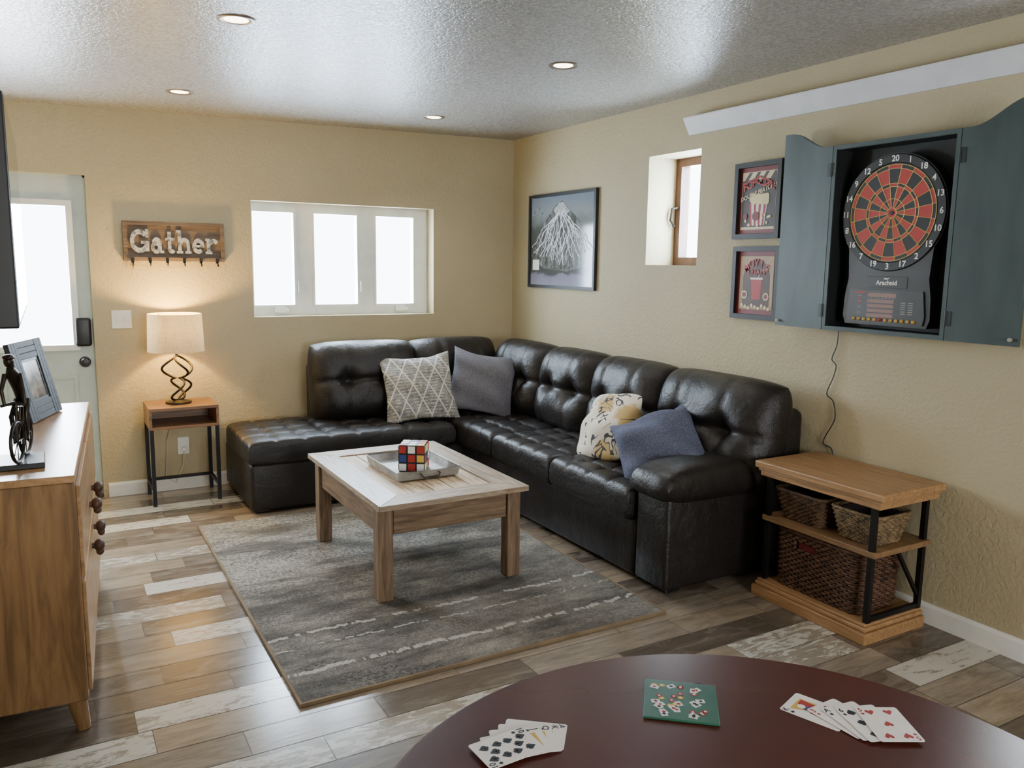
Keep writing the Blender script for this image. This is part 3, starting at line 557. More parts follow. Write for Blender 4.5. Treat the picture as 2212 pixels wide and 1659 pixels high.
P(r,T,n.m,[[(-.98*w,-.35*h),(-.85*w,.0*h),(-.55*w,.42*h),(-.25*w,.74*h),(-.08*w,.86*h),(.04*w,.88*h),(.25*w,.68*h),(.65*w,.36*h),(.98*w,-.05*h),(.95*w,-.52*h),(.2*w,-.68*h),(-.55*w,-.62*h)]],.0125,'mountain')
P(r,T,Mt('snow_cap',S(150,154,158),S(196,198,202),scale=30,rough=.15),[[(-.26*w,.70*h),(-.08*w,.84*h),(.04*w,.86*h),(.26*w,.65*h),(.14*w,.56*h),(.08*w,.64*h),(0,.5*h),(-.07*w,.62*h),(-.14*w,.54*h)]],.0127,'snow_cap')
P(r,T,Mt('far_peak',S(92,102,116),S(150,156,162),scale=30,rough=.2),[[(-.98*w,.6*h),(-.78*w,.84*h),(-.55*w,.62*h)]],.0125,'far_peak')
mb=MB(T); rr=random.Random(8); zz=.013
def trail(pts,wd):
    global zz
    zz+=.00002
    for a,b_ in zip(pts,pts[1:]):
        d=V(b_[0]-a[0],b_[1]-a[1],0).normalized(); nx,ny=-d.y*wd,d.x*wd; mb.flat([(a[0]+nx,a[1]+ny),(b_[0]+nx,b_[1]+ny),(b_[0]-nx,b_[1]-ny),(a[0]-nx,a[1]-ny)],zz)
for i in range(19):
    t_=i/18*2-1; y=h*(.74-.14*abs(t_)-.08*rr.random()); x0_=.18*t_*w; y_end=-h*(.58-.34*abs(t_))+.1*h*rr.random(); ph=rr.random()*6; am=.02+.03*rr.random(); pts=[]
    for k in range(25):
        q=k/24; pts.append((max(-.95*w,min(.95*w,x0_+w*t_*.80*q**.85+w*am*sin(q*9+ph)+w*.015*sin(q*23+ph*2))),y+(y_end-y)*q))
    trail(pts,.0024+.0022*rr.random())
    for _ in range(2):
        k=5+int(rr.random()*12); bx_,by_=pts[k]; s_=1 if rr.random()<.5 else -1; br=[(bx_,by_)]
        for k2 in range(6): bx_+=s_*w*.03*(.6+.6*rr.random()); by_-=h*.05*(.8+.4*rr.random()); br.append((max(-.93*w,min(.93*w,bx_)),by_))
        trail(br,.002)
mb.build('ski_trails',pLAV,r)
P(r,T,pWHT,[rect(-w*.92,-w*.7,-h*.66,-h*.42)],.0139,'legend')
def movie(corners,label):
    r,T,W,H=picframe('picture_frame',label,corners,.026,.028,FRB); w,h=W/2-.026,H/2-.026; P(r,T,pDRED,[rect(-w,w,-h,h)],.008,'mat'); return r,T,w-.020,h-.026
r,T,w,h=movie([(1593,355),(1694,344),(1692,516),(1592,516)],'upper framed popcorn poster beside the open dartboard cabinet')
P(r,T,pCRM,[rect(-w-.003,w+.003,-h-.003,h+.003)],.009,'inner_border')
P(r,T,flat('art_dark',60,52,48),[rect(-w,w,-h,h)],.010,'print')
P(r,T,pCRM,[[(-w,h),(-w*.6,h),(-w*.9,h*.72),(-w,h*.72)]]+[[(-w*.4+i*.5*w,h),(-w*.1+i*.5*w,h),(-w*.35+i*.5*w,h*.74),(-w*.65+i*.5*w,h*.74)] for i in range(3)]+[rect(-w,w,-h,-h*.93)],.0105,'print')
bx=[(-w*.55,-h*.1),(w*.55,-h*.1),(w*.42,-h*.88),(-w*.42,-h*.88)]
P(r,T,pWHT,[bx],.011,'print'); P(r,T,pRED,[[(-w*.55+a*w,-h*.1),(-w*.55+(a+.14)*w,-h*.1),(-w*.42+(a+.14)*.76*w,-h*.88),(-w*.42+a*.76*w,-h*.88)] for a in (.0,.3,.6,.9)],.0115,'print')
rr=random.Random(2); pc_=[circ(.013+.007*rr.random(),9,(w*(rr.random()*1.1-.55),h*(.0+.2*rr.random()-.05))) for _ in range(26)]+[circ(.008,8,(w*(rr.random()*1.8-.9),-h*(.5+.4*rr.random()))) for _ in range(10)]
mb=MB(T)
for i,p in enumerate(pc_): mb.flat(p,.012+i*.00002)
mb.build('print',flat('popcorn',232,214,156),r)
P(r,T,pDRED,[circ(.024,20,(-w*.1,-h*.55)),circ(.016,16,(-w*.75,-h*.55))],.013,'print')
mb=MB(T)
for i,ch in enumerate('POPCORN'): mb.text(ch,.058,Matrix.Translation(((i-3)*w*.27,h*.56+.010*abs(i-3)*-1+.02,.0135))@Matrix.Rotation(-(i-3)*.07,4,'Z'),0,.002)
mb.build('lettering',pRED,r); mb=MB(T); mb.text('DOUBLE FEATURE!',.030,Matrix.Translation((0,h*.28,.0135))@Matrix.Rotation(.28,4,'Z'),0,.0008,.2); mb.build('lettering',pCRM,r)
r,T,w,h=movie([(1590,534),(1690,530),(1686,692),(1585,688)],'lower framed movie treats poster with a red drink cup')
P(r,T,flat('tan',168,140,104),[rect(-w,w,-h,h)],.010,'print'); P(r,T,flat('brown',78,50,40),[[(w*.8*cos(a*pi/16),h*.15+h*.75*sin(a*pi/16)) for a in range(17)]+[(-w*.8,-h*.9),(w*.8,-h*.9)]],.0105,'print')
P(r,T,pRED,[[(-w*.32,h*.15),(w*.36,h*.15),(w*.28,-h*.62),(-w*.22,-h*.62)]],.011,'print'); P(r,T,pWHT,[[(-w*.36,h*.2),(w*.4,h*.2),(w*.38,h*.13),(-w*.34,h*.13)],[(w*.1,h*.2),(w*.14,h*.2),(w*.36,h*.5),(w*.7,h*.55),(w*.7,h*.5),(w*.34,h*.44)]],.0115,'print')
P(r,T,pCRM,[circ(.022,18,(-w*.68,-h*.45)),circ(.02,18,(w*.62,-h*.5))]+[circ(.010,8,(w*(-.8+.2*i),-h*(.85+.05*(i%3)))) for i in range(9)],.012,'print'); P(r,T,pDRED,[circ(.014,18,(-w*.68,-h*.45)),circ(.013,18,(w*.62,-h*.5))],.0125,'print')
mb=MB(T)
for i,ch in enumerate('MOVIE'): mb.text(ch,.050,Matrix.Translation(((i-2)*w*.3,h*.66-.008*(i-2)**2+.015,.013))@Matrix.Rotation(-(i-2)*.16,4,'Z'),0,.0015)
mb.text('TREATS',.036,Matrix.Translation((0,h*.40,.013)),0,.001); mb.build('lettering',pRED,r)
# ------------------------------------------------------------ dartboard cabinet
CY,CZ=2.28,1.248; W,H,D=.60,.835,.12
cb=thing('dartboard_cabinet','dark teal wooden dartboard cabinet with both doors open on right wall','cabinet',(XR,CY,CZ)); T=WR(CY,CZ)
mb=MB(T); mb.box(-W/2,-W/2+.018,0,H,.001,D); mb.box(W/2-.018,W/2,0,H,.001,D); mb.box(-W/2+.018,W/2-.018,0,.018,.001,D); mb.box(-W/2+.018,W/2-.018,H-.018,H,.001,D); mb.build('cabinet_body',TEAL,cb)
mb=MB(T); mb.box(-W/2+.018,W/2-.018,.018,H-.018,.001,.012); a=W/2-.018
mb.box(-a,-a+.002,.018,H-.018,.012,D-.004); mb.box(a-.002,a,.018,H-.018,.012,D-.004); mb.box(-a,a,H-.020,H-.018,.012,D-.004); mb.box(-a,a,.018,.020,.012,D-.004); mb.build('inner_lining',TEALD,cb)
def doorpoly(s,wd):
    pts=[(0,0),(wd,0),(wd,H+.085)]+[(wd-wd*q,H+.085*(.5+.5*cos(pi*min(1,max(0,(q-.12)/.75))))) for q in [i/16 for i in range(1,17)]]
    return [(s*x,y) for x,y in pts]
HINGE=Mt('hinge_metal',S(40,48,48),S(54,62,62),rough=.5,metal=.3)
for s,ang,wd in ((-1,-4,.30),(1,-2,.285)):
    Td=T@Matrix.Translation((s*(W/2+.003),0,D))@Matrix.Rotation(rad(ang if s<0 else -ang),4,'Y')
    mb=MB(Td); mb.prism(doorpoly(s,wd),-.019,0); dr=mb.build('door',TEAL,cb)
    MB(Td).lathe([(0,0),(.006,0),(.005,.008),(.008,.012),(.006,.017),(0,.018)],Matrix.Translation((s*(wd-.025),.025,0)),12).build('knob',Mt('ivory',S(160,156,144)),dr,smooth=50)
    for z in (.09,.73):
        MB(Td).box(s*.002,s*.022,z-.03,z+.03,0,.0025).tube([(0,z-.03,.002),(0,z+.03,.002)],.0045,8).build('hinge',HINGE,dr)
# electronic dartboard
by,bz=2.288,1.772; db=thing('electronic_dartboard','electronic dartboard with red and black target and control panel inside the open cabinet','dartboard',(XR-.03,by,1.285)); T=WR(by,bz)
out=[]; R0=.253
for i in range(41):
    a=-.62+(pi+1.24)*i/40; out.append((R0*cos(a),R0*sin(a)))
out+= [(-.200,-.22),(-.196,-.28),(-.210,-.36),(-.214,-.45),(-.200,-.487),(.200,-.487),(.214,-.45),(.210,-.36),(.196,-.28),(.200,-.22)]
PLAS=Mt('black_plastic',S(34,36,38),S(42,44,46),rough=.4,bump=.1,bscale=300)
MB(T).prism(out,.013,.075).build('housing',PLAS,db)
MB(T).lathe([(.25,.075),(.246,.082),(.214,.082),(.21,.078),(.205,.078),(.205,.075)],n=60).build('number_ring',pBLK,db)
rings=[.022,.06,.112,.126,.188,.205]
ra,rb_=MB(T),MB(T)
for i in range(20):
    a0=pi/2-(i-.5)*pi/10; a1=a0-pi/10
    for k in range(5):
        ri,ro=rings[k]+.0008,rings[k+1]-.0008; red=(i%2==0)==(k in (2,4))
        p=[(ri*cos(a0+(a1-a0)*q/4),ri*sin(a0+(a1-a0)*q/4)) for q in range(5)]+[(ro*cos(a1+(a0-a1)*q/4),ro*sin(a1+(a0-a1)*q/4)) for q in range(5)]
        (ra if red else rb_).flat(p,.0792)
ra.build('red_segments',DRED,db); rb_.build('black_segments',DBLK,db)
mb=MB(T)
for r_ in rings: mb.tube([(r_*cos(2*pi*i/60),r_*sin(2*pi*i/60),.0795) for i in range(60)],.0015,5,True)
for i in range(20):
    a=pi/2-(i-.5)*pi/10; mb.tube([(.022*cos(a),.022*sin(a),.0795),(.205*cos(a),.205*sin(a),.0795)],.0012,5)
mb.build('spider',DYEL,db)
MB(T).flat(circ(.021,24),.0796).build('outer_bull',DRED,db); MB(T).lathe([(0,.0835),(.009,.083),(.009,.079),(0,.079)],n=18).build('bullseye',DBLK,db)
for i,nb in enumerate((20,1,18,4,13,6,10,15,2,17,3,19,7,16,8,11,14,9,12,5)):
    a=pi/2-i*pi/10; mb=MB(T); mb.text(str(nb),.036,Matrix.Translation((.229*cos(a),.229*sin(a),.0828)),0,.0008); mb.build('number',pWHT,db)
MB(T).rbox(-.10,.10,-.322,-.272,.074,.0765,.001).build('name_plate',BLACK,db); mb=MB(T); mb.text('Arachnid',.028,Matrix.Translation((0,-.300,.0772)),0,.0006); mb.flat([(-.012,-.279),(.004,-.281),(.014,-.277),(.004,-.285),(-.014,-.284)],.0772); mb.build('lettering',pWHT,db)
MB(T).prism([(-.185,-.476),(.185,-.476),(.192,-.44),(.178,-.332),(-.178,-.332),(-.192,-.44)],.074,.081).build('control_panel',Mt('panel_dark',S(46,47,50),S(54,55,58),rough=.4),db)
for q in [rect(-.085,.055,-.363,-.345)]+[rect(-.085,.045,-.388-i*.021,-.373-i*.021) for i in range(4)]: P(db,T,flat('led_window',138,104,94),[q],.0815,'display_window')
P(db,T,flat('panel_text',138,134,132),[rect(.080+(j*.035),.102+(j*.035),-.385-i*.0095,-.382-i*.0095) for i in range(6) for j in range(2)]+[rect(-.07+i*.018,-.06+i*.018,-.369,-.366) for i in range(7)]+[rect(-.135,-.118,-.36-i*.025,-.357-i*.025) for i in range(4)],.0817,'legend')
for q in [circ(.006,12,(-.125,-.372)),circ(.006,12,(-.125,-.392)),rect(-.15,-.10,-.348,-.341)]: P(db,T,pRED,[q],.0819,'indicator')
for i in range(12):
    x=-.15+i*.0268; MB(T).lathe([(0,.088),(.006,.087),(.008,.084),(.008,.074),(0,.074)],Matrix.Translation((x,-.4625,0)),12).build('button',pRED if i==5 else pBTN,db,smooth=50)
pts=[RW(u,v,XR-.012) for u,v in ((1812,700),(1808,745),(1797,775),(1806,790),(1800,815),(1786,850),(1800,868),(1803,905),(1784,940),(1778,958),(1796,970),(1800,1000))]
mb=MB(); q=[]
for i in range(len(pts)-1):
    p0=pts[max(i-1,0)];p1=pts[i];p2=pts[i+1];p3=pts[min(i+2,len(pts)-1)]
    for k in range(6):
        s_=k/6; q.append(.5*((2*p1)+(p2-p0)*s_+(2*p0-5*p1+4*p2-p3)*s_**2+(3*p1-p0-3*p2+p3)*s_**3))
q.append(pts[-1]); mb.tube(q,.0028,6); tag(mb.build('power_cord',BLACK,smooth=60),'thin black kinked power cord hanging below the dartboard cabinet','cord')
# ------------------------------------------------------------ end table with baskets
ex0,ex1,ey0,ey1=2.82,3.24,1.96,2.63
e=thing('end_table','oak end table with two shelves and black metal posts beside sofa','end table',((ex0+ex1)/2,(ey0+ey1)/2,0))
mb=MB(); mb.rbox(ex0,ex1,ey0,ey1,.612,.645,.006,2); mb.rbox(ex0+.012,ex1-.005,ey0+.012,ey1-.012,.598,.613,.005); mb.rbox(ex0+.02,ex1-.01,ey0+.02,ey1-.02,.575,.599,.004); mb.build('tabletop',OAK,e)
mb=MB(); mb.rbox(ex0+.0,ex1-.02,ey0+.03,ey1-.02,.0,.05,.004); mb.rbox(ex0+.01,ex1-.02,ey0+.04,ey1-.03,.05,.07,.006); mb.rbox(ex0+.018,ex1-.02,ey0+.048,ey1-.038,.07,.082,.003); mb.build('base',OAK,e)
MB().rbox(ex0+.03,ex1-.02,ey0+.035,ey1-.035,.365,.39,.003).build('shelf',OAKD,e)
px=(ex0+.045,ex1-.04); py=(ey0+.06,ey1-.06)
for a in px:
    for c in py: MB().box(a-.011,a+.011,c-.011,c+.011,.08,.578).build('post',BLACKM,e)
for c in py:
    mb=MB(); mb.bar((px[0],c,.095),(px[1],c,.095),.018); mb.build('rail',BLACKM,e); mb=MB(); mb.bar((px[1],c,.13),(px[0]+.17,c,.36),.014); mb.build('brace',BLACKM,e)
def basket(label,cxy,z0,h,wb,dbm,wt,dt,mat,rs,K,slot=None,group='woven baskets on the end table'):
    r=thing('basket',label,'basket',(cxy[0],cxy[1],z0),0,group); T=Matrix.Translation((cxy[0],cxy[1],z0))
    def per(s,w,d,off):
        c=min(w,d)*.14; segs=[('l',d-2*c),('a',c*pi/2),('l',w-2*c),('a',c*pi/2)]*2; Lt=sum(q[1] for q in segs); t_=s*Lt
        x,y,a=w/2,-d/2+c,pi/2
        for ty,L in segs:
            if t_<=L:
                if ty=='l': x+=cos(a)*t_; y+=sin(a)*t_; na=a-pi/2
                else:
                    ccx=x-c*cos(a-pi/2); ccy=y-c*sin(a-pi/2); na=a-pi/2+t_/c; x=ccx+c*cos(na); y=ccy+c*sin(na)
                return x+off*cos(na),y+off*sin(na)
            if ty=='l': x+=cos(a)*L; y+=sin(a)*L
            else:
                ccx=x-c*cos(a-pi/2); ccy=y-c*sin(a-pi/2); a+=pi/2; x=ccx+c*cos(a-pi/2); y=ccy+c*sin(a-pi/2)
            t_-=L
        return w/2+off,-d/2+c
    rows=int(h/(1.75*rs)); mb=MB(T); NP=K*4
    for k in range(rows):
        q=k/(rows-1); z=rs+q*(h-2*rs); w=wb+(wt-wb)*q; d=dbm+(dt-dbm)*q; pts=[]
        for i in range(NP):
            x,y=per(i/NP,w,d,rs*.9*sin(2*pi*i/NP*K+pi*k)); pts.append((x,y,z))
        if slot and slot[2]<z<slot[3]:
            keep=[not(p[0]<0 and abs(p[0]+w/2)<.03 and slot[0]<p[1]<slot[1]) for p in pts]; j=next(i for i in range(NP) if keep[i] and not keep[i-1]); op_=[]
            for i in range(NP):
                ii=(i+j)%NP
                if keep[ii]: op_.append(pts[ii])
            mb.tube(op_,rs,5)
        else: mb.tube(pts,rs,5,True)
    mb.build('weave',mat,r,smooth=70)
    mb=MB(T); mb.tube([(*per(i/60,wt,dt,.002),h) for i in range(60)],rs*1.5,8,True); mb.build('rim',mat,r,smooth=60)
    mb=MB(T); A=[mb.v((*per(i/40,wb-.02,dbm-.02,-.004),.004)) for i in range(40)]; B=[mb.v((*per(i/40,wt-.02,dt-.02,-.004),h-.006)) for i in range(40)]
    for i in range(40): mb.bm.faces.new((A[i],A[(i+1)%40],B[(i+1)%40],B[i]))
    mb.bm.faces.new(A); mb.build('lining',DARK,r,smooth=50)
    if slot: MB(T).box(-(wb+wt)/4+.004,-(wb+wt)/4+.007,slot[0],slot[1],slot[2],slot[3]).build('lining',flat('basket_red',92,26,26),r,label='red lining showing in the handle hole')
    return r
basket('large dark woven basket on the bottom of the end table',(3.015,2.30),.083,.265,.27,.43,.28,.44,WICK1,.0065,34,(-.0,.1,.19,.225))
basket('small dark brown woven basket on the end table shelf, nearer the sofa',(3.0,2.42),.392,.135,.19,.21,.25,.27,WICK2,.0055,26)
basket('small tan woven basket on the end table shelf, beside the dark one',(3.0,2.135),.392,.13,.175,.175,.225,.235,WICK3,.005,26)
# ------------------------------------------------------------ console, television, frame, sculpture
co=thing('tv_console','tall honey wood media console with dark carved knobs under the television','console',(.04,2.80,0),rad(-4)); R=wmx(co)
MB(R).rbox(-.45,0,0,1.45,.11,.838,.006).build('body',ACAZ,co)
MB(R).rbox(-.452,.003,-.003,1.453,.838,.862,.004).build('top',ACAY,co)
for (y0,y1_,yk) in ((.03,.72,.60),(.73,1.42,.85)):
    for (z0,z1,zk) in ((.52,.82,.60),(.13,.505,.435)):
        dr=MB(R).rbox(.0,.012,y0,y1_,z0,z1,.003).build('drawer_front',ACAY,co)
        mb=MB(R); mb.tube([(.012,yk,zk),(.028,yk,zk)],.011,10); mb.ball((.037,yk,zk),.022,(.9,1,1.1)); mb.ball((.039,yk,zk-.024),.016,(.9,1,1)); mb.build('knob',KNOBW,dr,smooth=60)
for (x,y,sx,sy) in ((-.04,.05,.02,-.015),(-.40,.05,-.02,-.015),(-.04,1.4,.02,.015),(-.40,1.4,-.02,.015)):
    MB(R).tube([(x,y,.115),(x+sx,y+sy,0)],[.032,.02],12).build('leg',ACAZ,co,smooth=40)
tv=thing('television','thin black flat screen television seen edge on above the console','television',(-.1,3.46,1.32),0)
MB().rbox(-.135,-.075,2.82,4.1,1.32,2.003,.006).build('tv_body',BLACK,tv)
MB().box(-.0755,-.074,2.832,4.088,1.338,1.992).build('screen',SCREEN,tv)
mb=MB(); mb.box(-.16,-.134,3.3,3.62,1.5,1.82); mb.bar((-.15,3.46,1.66),(-.45,3.6,1.66),.05); mb.bar((-.45,3.6,1.66),(-.735,3.46,1.66),.05); mb.box(-.749,-.735,3.38,3.54,1.55,1.77); mb.build('wall_mount',BLACKM,tv)
# picture frame on console
p0=F(68,918,.862); p1=F(132,887,.862); xd=(p1-p0); Wf=xd.length; xd.normalize(); nd=V(xd.y,-xd.x,0); a=rad(13); yv=V(0,0,1)*cos(a)-nd*sin(a); zv=nd*cos(a)+V(0,0,1)*sin(a); Hf=.33
c=(p0+p1)/2+yv*Hf/2; c.z+=.003; T=FR(c,xd,yv,zv); r=thing('photo_frame','dark plank photo frame leaning on the media console','photo frame',((p0+p1)/2).to_tuple())
FRD=Mt('plank_dark',S(30,33,38),S(48,52,58),rough=.55,stretch=(1,1,8)); mb=MB(T); bw=.075
for i in range(3):
    q=bw/3
    for s_ in (-1,1):
        mb.rbox(min(s_*(Wf/2-i*q),s_*(Wf/2-(i+1)*q)),max(s_*(Wf/2-i*q),s_*(Wf/2-(i+1)*q)),-Hf/2,Hf/2,-.012,.008,.002); mb.rbox(-Wf/2+bw,Wf/2-bw,min(s_*(Hf/2-i*q),s_*(Hf/2-(i+1)*q)),max(s_*(Hf/2-i*q),s_*(Hf/2-(i+1)*q)),-.012,.007,.002)
mb.build('frame',FRD,r)
P(r,T,Mt('sepia_photo',S(70,64,58),S(168,156,142),scale=16,rough=.15),[rect(-Wf/2+bw,Wf/2-bw,-Hf/2+bw,Hf/2-bw)],.0,'photo'); P(r,T,BLACK,[rect(-Wf/2+bw,Wf/2-bw,-Hf/2+bw,-Hf/2+bw+.012),rect(-Wf/2+bw,Wf/2-bw,Hf/2-bw-.012,Hf/2-bw),rect(-Wf/2+bw,-Wf/2+bw+.012,-Hf/2+bw,Hf/2-bw),rect(Wf/2-bw-.012,Wf/2-bw,-Hf/2+bw,Hf/2-bw)],.003,'inner_border')
mb=MB(T); mb.bar((0,.06,-.013),(0,-Hf/2+.02,-.10),.05,.006); mb.build('easel_back',BLACK,r)
# sculpture
b1=F(98,1012,.862); bx1=b1.x; by0=b1.y; sc=thing('metal_sculpture','dark metal cyclist sculpture on a flat black base on the console','sculpture',(bx1-.1,by0+.08,.862)); T=Matrix.Translation((bx1-.082,by0+.07,.862))
MB(T).rbox(-.11,.082,-.06,.12,0,.018,.003).build('base',BLACK,sc)
mb=MB(T)
def tor(c,r,t): mb.tube([(c[0]+.25*r*cos(2*pi*i/28),c[1]+.97*r*cos(2*pi*i/28),c[2]+r*sin(2*pi*i/28)) for i in range(28)],t,7,True)
tor((0.01,-.03,.085),.064,.0055); tor((.03,.09,.085),.064,.0055)
for i in range(8):
    for xx,yy in ((.01,-.03),(.03,.09)): mb.tube([(xx,yy,.085),(xx+.015*cos(i*pi/4),yy+.06*cos(i*pi/4),.085+.06*sin(i*pi/4))],.0016,5)
mb.tube([(.01,-.03,.085),(.012,.0,.19),(.028,.07,.185),(.03,.09,.085)],.005,7); mb.tube([(.012,.0,.19),(.02,.035,.085),(.028,.07,.185)],.005,7); mb.tube([(-.03,-.01,.20),(.01,-.01,.21),(.04,-.01,.20)],.005,7)
mb.build('bicycle',DBRONZE,sc,smooth=60)
mb=MB(T); mb.tube([(.028,.075,.2),(.02,.05,.25),(.008,.015,.30),(.004,.0,.32)],[.014,.017,.02,.011],10); mb.ball((.002,-.012,.343),.018,(.85,1,1.15)); mb.ball((.002,-.014,.356),.02,(.9,1.3,.5))
for s_ in (-1,1):
    mb.tube([(.008+s_*.02,.018,.298),(.006+s_*.03,-.005,.25),(.01+s_*.028,-.01,.205)],[.008,.006,.005],8); mb.tube([(.028+s_*.014,.07,.205),(.018+s_*.02,.01+.02*s_,.165),(.02+s_*.018,.04+.02*s_,.09),(.02+s_*.018,.015+.02*s_,.078)],[.011,.008,.006,.005],8)
mb.build('rider',DBRONZE,sc,smooth=60)
# ------------------------------------------------------------ round table and cards
RX,RY,RR,RZ=.81,.665,.585,.75
rt=thing('round_table','round dark mahogany table in the foreground holding playing cards','table',(RX,RY,0)); T=Matrix.Translation((RX,RY,0))
MB(T).lathe([(0,RZ-.032),(RR-.02,RZ-.032),(RR-.004,RZ-.026),(RR,RZ-.016),(RR-.003,RZ-.006),(RR-.012,RZ),(0,RZ)],n=128).build('tabletop',MAHOG,rt,smooth=30)
MB(T).lathe([(0,.0),(.05,.10),(.06,.2),(.045,.32),(.075,.45),(.05,.6),(.09,RZ-.033),(0,RZ-.033)],n=32).build('pedestal',MAHOG,rt,smooth=50)
for k in range(4):
    a=k*pi/2+.4; mb=MB(T); mb.tube([(.04*cos(a),.04*sin(a),.16),(.2*cos(a),.2*sin(a),.14),(.33*cos(a),.33*sin(a),.05),(.38*cos(a),.38*sin(a),.022)],[.035,.03,.025,.022],10); mb.build('leg',MAHOG,rt,smooth=50)
def heart(s): return [(s*.5*x,s*.5*y) for x,y in ((0,-1),(-.55,-.35),(-.95,.15),(-.95,.6),(-.65,.9),(-.3,.85),(0,.5),(.3,.85),(.65,.9),(.95,.6),(.95,.15),(.55,-.35))]
def pip(su,s,c,fl=1):
    if su=='d': P_=[[(0,-s*.55),(s*.42,0),(0,s*.55),(-s*.42,0)]]
    elif su=='h': P_=[heart(s)]
    elif su=='s': P_=[[(-x,-y) for x,y in heart(s)],[(-.22*s,-.6*s),(.22*s,-.6*s),(0,0)]]
    else: P_=[circ(.26*s,12,(0,.25*s)),circ(.26*s,12,(-.27*s,-.1*s)),circ(.26*s,12,(.27*s,-.1*s)),[(-.2*s,-.55*s),(.2*s,-.55*s),(0,.2*s)]]
    return [[(c[0]+x,c[1]+y*fl) for x,y in q] for q in P_]
LAY={'A':[(0,0)],'3':[(0,1),(0,0),(0,-1)],'4':[(-1,1),(1,1),(-1,-1),(1,-1)],'5':[(-1,1),(1,1),(-1,-1),(1,-1),(0,0)],'6':[(-1,1),(1,1),(-1,0),(1,0),(-1,-1),(1,-1)],'10':[(-1,1),(1,1),(-1,.33),(1,.33),(-1,-.33),(1,-.33),(-1,-1),(1,-1),(0,.67),(0,-.67)]}
names={'s':'spades','h':'hearts','d':'diamonds','c':'clubs'}
KS=1.2
def card(u,v,ax,z,rank,su,label,group):
    p=F(u,v,z); yv=(F(u+ax[0]*.2,v+ax[1]*.2,z)-p).normalized(); xv=V(yv.y,-yv.x,0); T=FR(p,xv*KS,yv*KS,(0,0,1)); Tn=FR(p,xv,yv,(0,0,1)); w,h=.0315,.044; r_=.004
    o=[]
    for (a,b_,q) in ((w-r_,h-r_,0),(-w+r_,h-r_,pi/2),(-w+r_,-h+r_,pi),(w-r_,-h+r_,1.5*pi)): o+=[(a+r_*cos(q+i*pi/8),b_+r_*sin(q+i*pi/8)) for i in range(5)]
    mb=MB(T); mb.prism(o,0,.0004); root=tag(mb.build('playing_card',pPINK,frame=Tn),label,'playing card',group)
    mat=pBLK if su in 'sc' else pRED; mb=MB(T); Z=.0006
    for fl in (1,-1):
        mb.text(rank,.013,Matrix.Rotation(0 if fl>0 else pi,4,'Z')@Matrix.Translation((-w+.0062,h-.008,Z)),0,.0003)
        for q in pip(su,.006,(fl*(-w+.0062),fl*(h-.018)),fl): mb.flat(q,Z)
    if rank in LAY:
        for (x,y) in LAY[rank]:
            for q in pip(su,.024 if rank=='A' else .0135,(x*.0135,y*.030),1 if y>=0 else -1): mb.flat(q,Z)
    mb.build('pips',mat,root)
    if rank in 'JQK':
        for mt,ps in ((pYEL,[[(-.018,-.033),(.018,-.033),(.006,-.004),(-.018,.033)],[(.018,.033),(-.018,.033),(-.006,.02)]]),(pRED,[[(-.016,-.03),(-.002,-.03),(.008,.0),(-.012,.006)],[(.016,.03),(.004,.03),(-.008,.002),(.012,-.006)]]),(pBLU,[[(-.004,-.012),(.008,-.02),(.012,.014),(0,.012)]]),(pPINK,[circ(.006,14,(-.003,.022)),circ(.006,14,(.003,-.022))])):
            mb=MB(T); Z+=.00008
            for q in ps: mb.flat(q,Z)
            mb.build('figure',mt,root)
    return root
Z=RZ+.0006
for i,(rk,u,v,ax) in enumerate((('A',1154,1586,(138,14)),('K',1144,1593,(137,2)),('Q',1131,1600,(134,-12)),('J',1117,1608,(130,-28)),('10',1096,1615,(125,-45)))):
    nm={'A':'ace','K':'king','Q':'queen','J':'jack','10':'ten'}[rk]; card(u,v,ax,Z+i*.0014,rk,'s',nm+' of spades in the card fan nearest the left'+(', on top' if rk=='10' else ''),'left fan of cards')
for i,(rk,su,u,v,ax) in enumerate((('K','c',1764,1537,(112,42)),('3','d',1826,1551,(98,54)),('A','s',1854,1556,(88,62)),('6','s',1882,1561,(77,69)),('5','h',1919,1564,(66,78)))):
    nm={'K':'king','3':'three','A':'ace','6':'six','5':'five'}[rk]; card(u,v,ax,Z+i*.0014,rk,su,nm+' of '+names[su]+' in the card fan on the right of the table','right fan of cards')
q=[F(1395,1470,RZ),F(1550,1486,RZ),F(1550,1570,RZ),F(1387,1552,RZ)]; c=sum(q,V(0,0,0))/4; xd=((q[1]-q[0])+(q[2]-q[3])).normalized(); yv=V(-xd.y,xd.x,0); sz=((q[1]-q[0]).length+(q[2]-q[3]).length)/2; sh=((q[0]-q[3]).length+(q[1]-q[2]).length)/2
T=FR(c+V(0,0,.0006),xd,yv,(0,0,1)); r=thing('coaster','square green coaster printed with small cards and chips on round table','coaster',T.translation.copy())
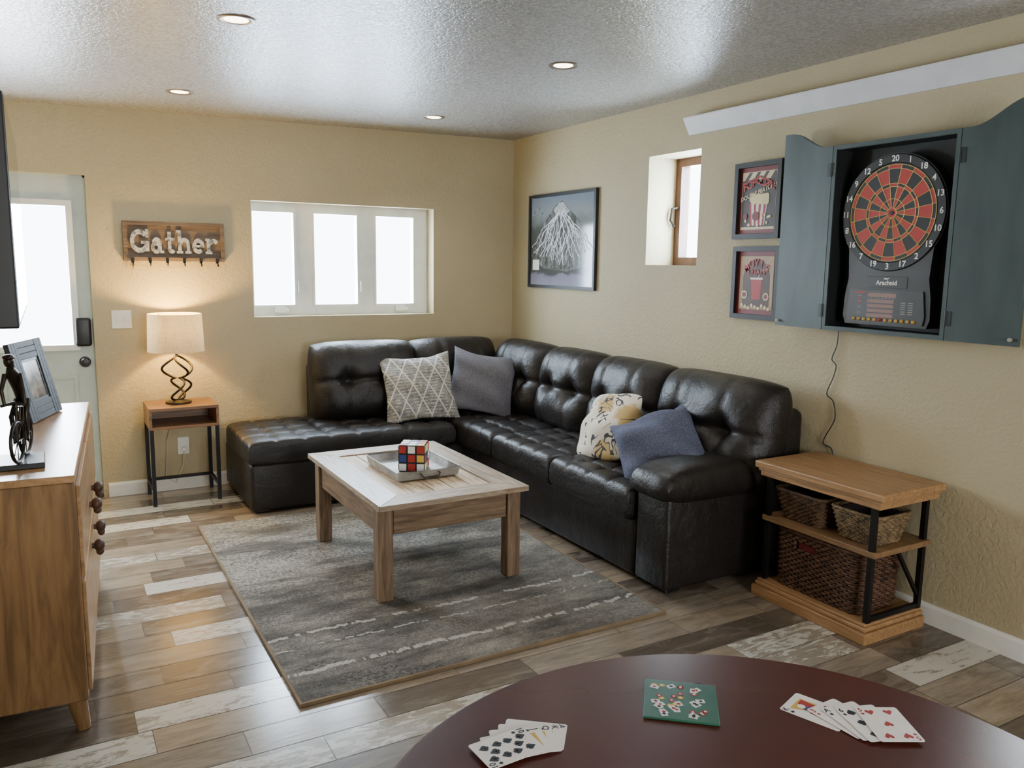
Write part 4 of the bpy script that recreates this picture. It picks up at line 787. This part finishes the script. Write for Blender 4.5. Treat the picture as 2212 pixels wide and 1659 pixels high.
MB(T).rbox(-sz/2,sz/2,-sh/2,sh/2,0,.004,.0015).build('board',Mt('coaster_green',S(30,84,66),S(40,98,76),rough=.3),r)
rr=random.Random(9); a_,b2,c2,d2=MB(T),MB(T),MB(T),MB(T)
for i in range(34):
    x=(rr.random()-.5)*(sz-.03); y=(rr.random()-.5)*(sh-.03); an=rr.random()*pi
    def ro(p): return [(x+px_*cos(an)-py_*sin(an),y+px_*sin(an)+py_*cos(an)) for px_,py_ in p]
    if i%2==0:
        a_.flat(ro(rect(-.006,.006,-.008,.008)),.0043+i*.00001)
        for qq in pip(rr.choice('shdc'),.007,(0,0)): (c2 if i%4 else b2).flat(ro(qq),.0047)
    else: (b2 if i%3 else d2).flat(ro(circ(.0055,12)),.0044); a_.flat(ro(circ(.0025,8)),.00455)
for mb,mt in ((a_,pWHT),(b2,pRED),(c2,pBLK),(d2,pYEL)): mb.build('printed_pattern',mt,r)
# ------------------------------------------------------------ light
def area(nm,loc,rot,sx,sy,e,col):
    L=bpy.data.lights.new(nm,'AREA'); L.shape='RECTANGLE'; L.size=sx; L.size_y=sy; L.energy=e; L.color=col; o=bpy.data.objects.new(nm,L); C.objects.link(o); o.location=loc; o.rotation_euler=rot
area('daylight',((wx0+wx1)/2,YB+TH+.06,(wz0+wz1)/2),(-pi/2,0,0),wx1-wx0+.5,wz1-wz0+.4,300,(.62,.80,1))
area('daylight',((DX0+DX1)/2,YB+TH+.06,(lz0+lz1)/2),(-pi/2,0,0),.95,1.3,200,(.78,.89,1))
area('daylight',(XR+TH+.06,(sy0+sy1)/2,(sz0+sz1)/2),(0,pi/2,0),.9,.8,150,(.62,.80,1))
area('daylight',(XR+TH+.06,(ty0+ty1)/2,(sz0+sz1)/2),(0,pi/2,0),.9,.8,40,(.80,.90,1))
area('daylight',(1.4,YF-.15,1.475),(pi/2,0,0),1.6,1.15,85,(1,.98,.95))
w=bpy.data.worlds.new('world'); SC.world=w; w.use_nodes=True; w.node_tree.nodes['Background'].inputs[0].default_value=(.86,.93,1,1); w.node_tree.nodes['Background'].inputs[1].default_value=12.
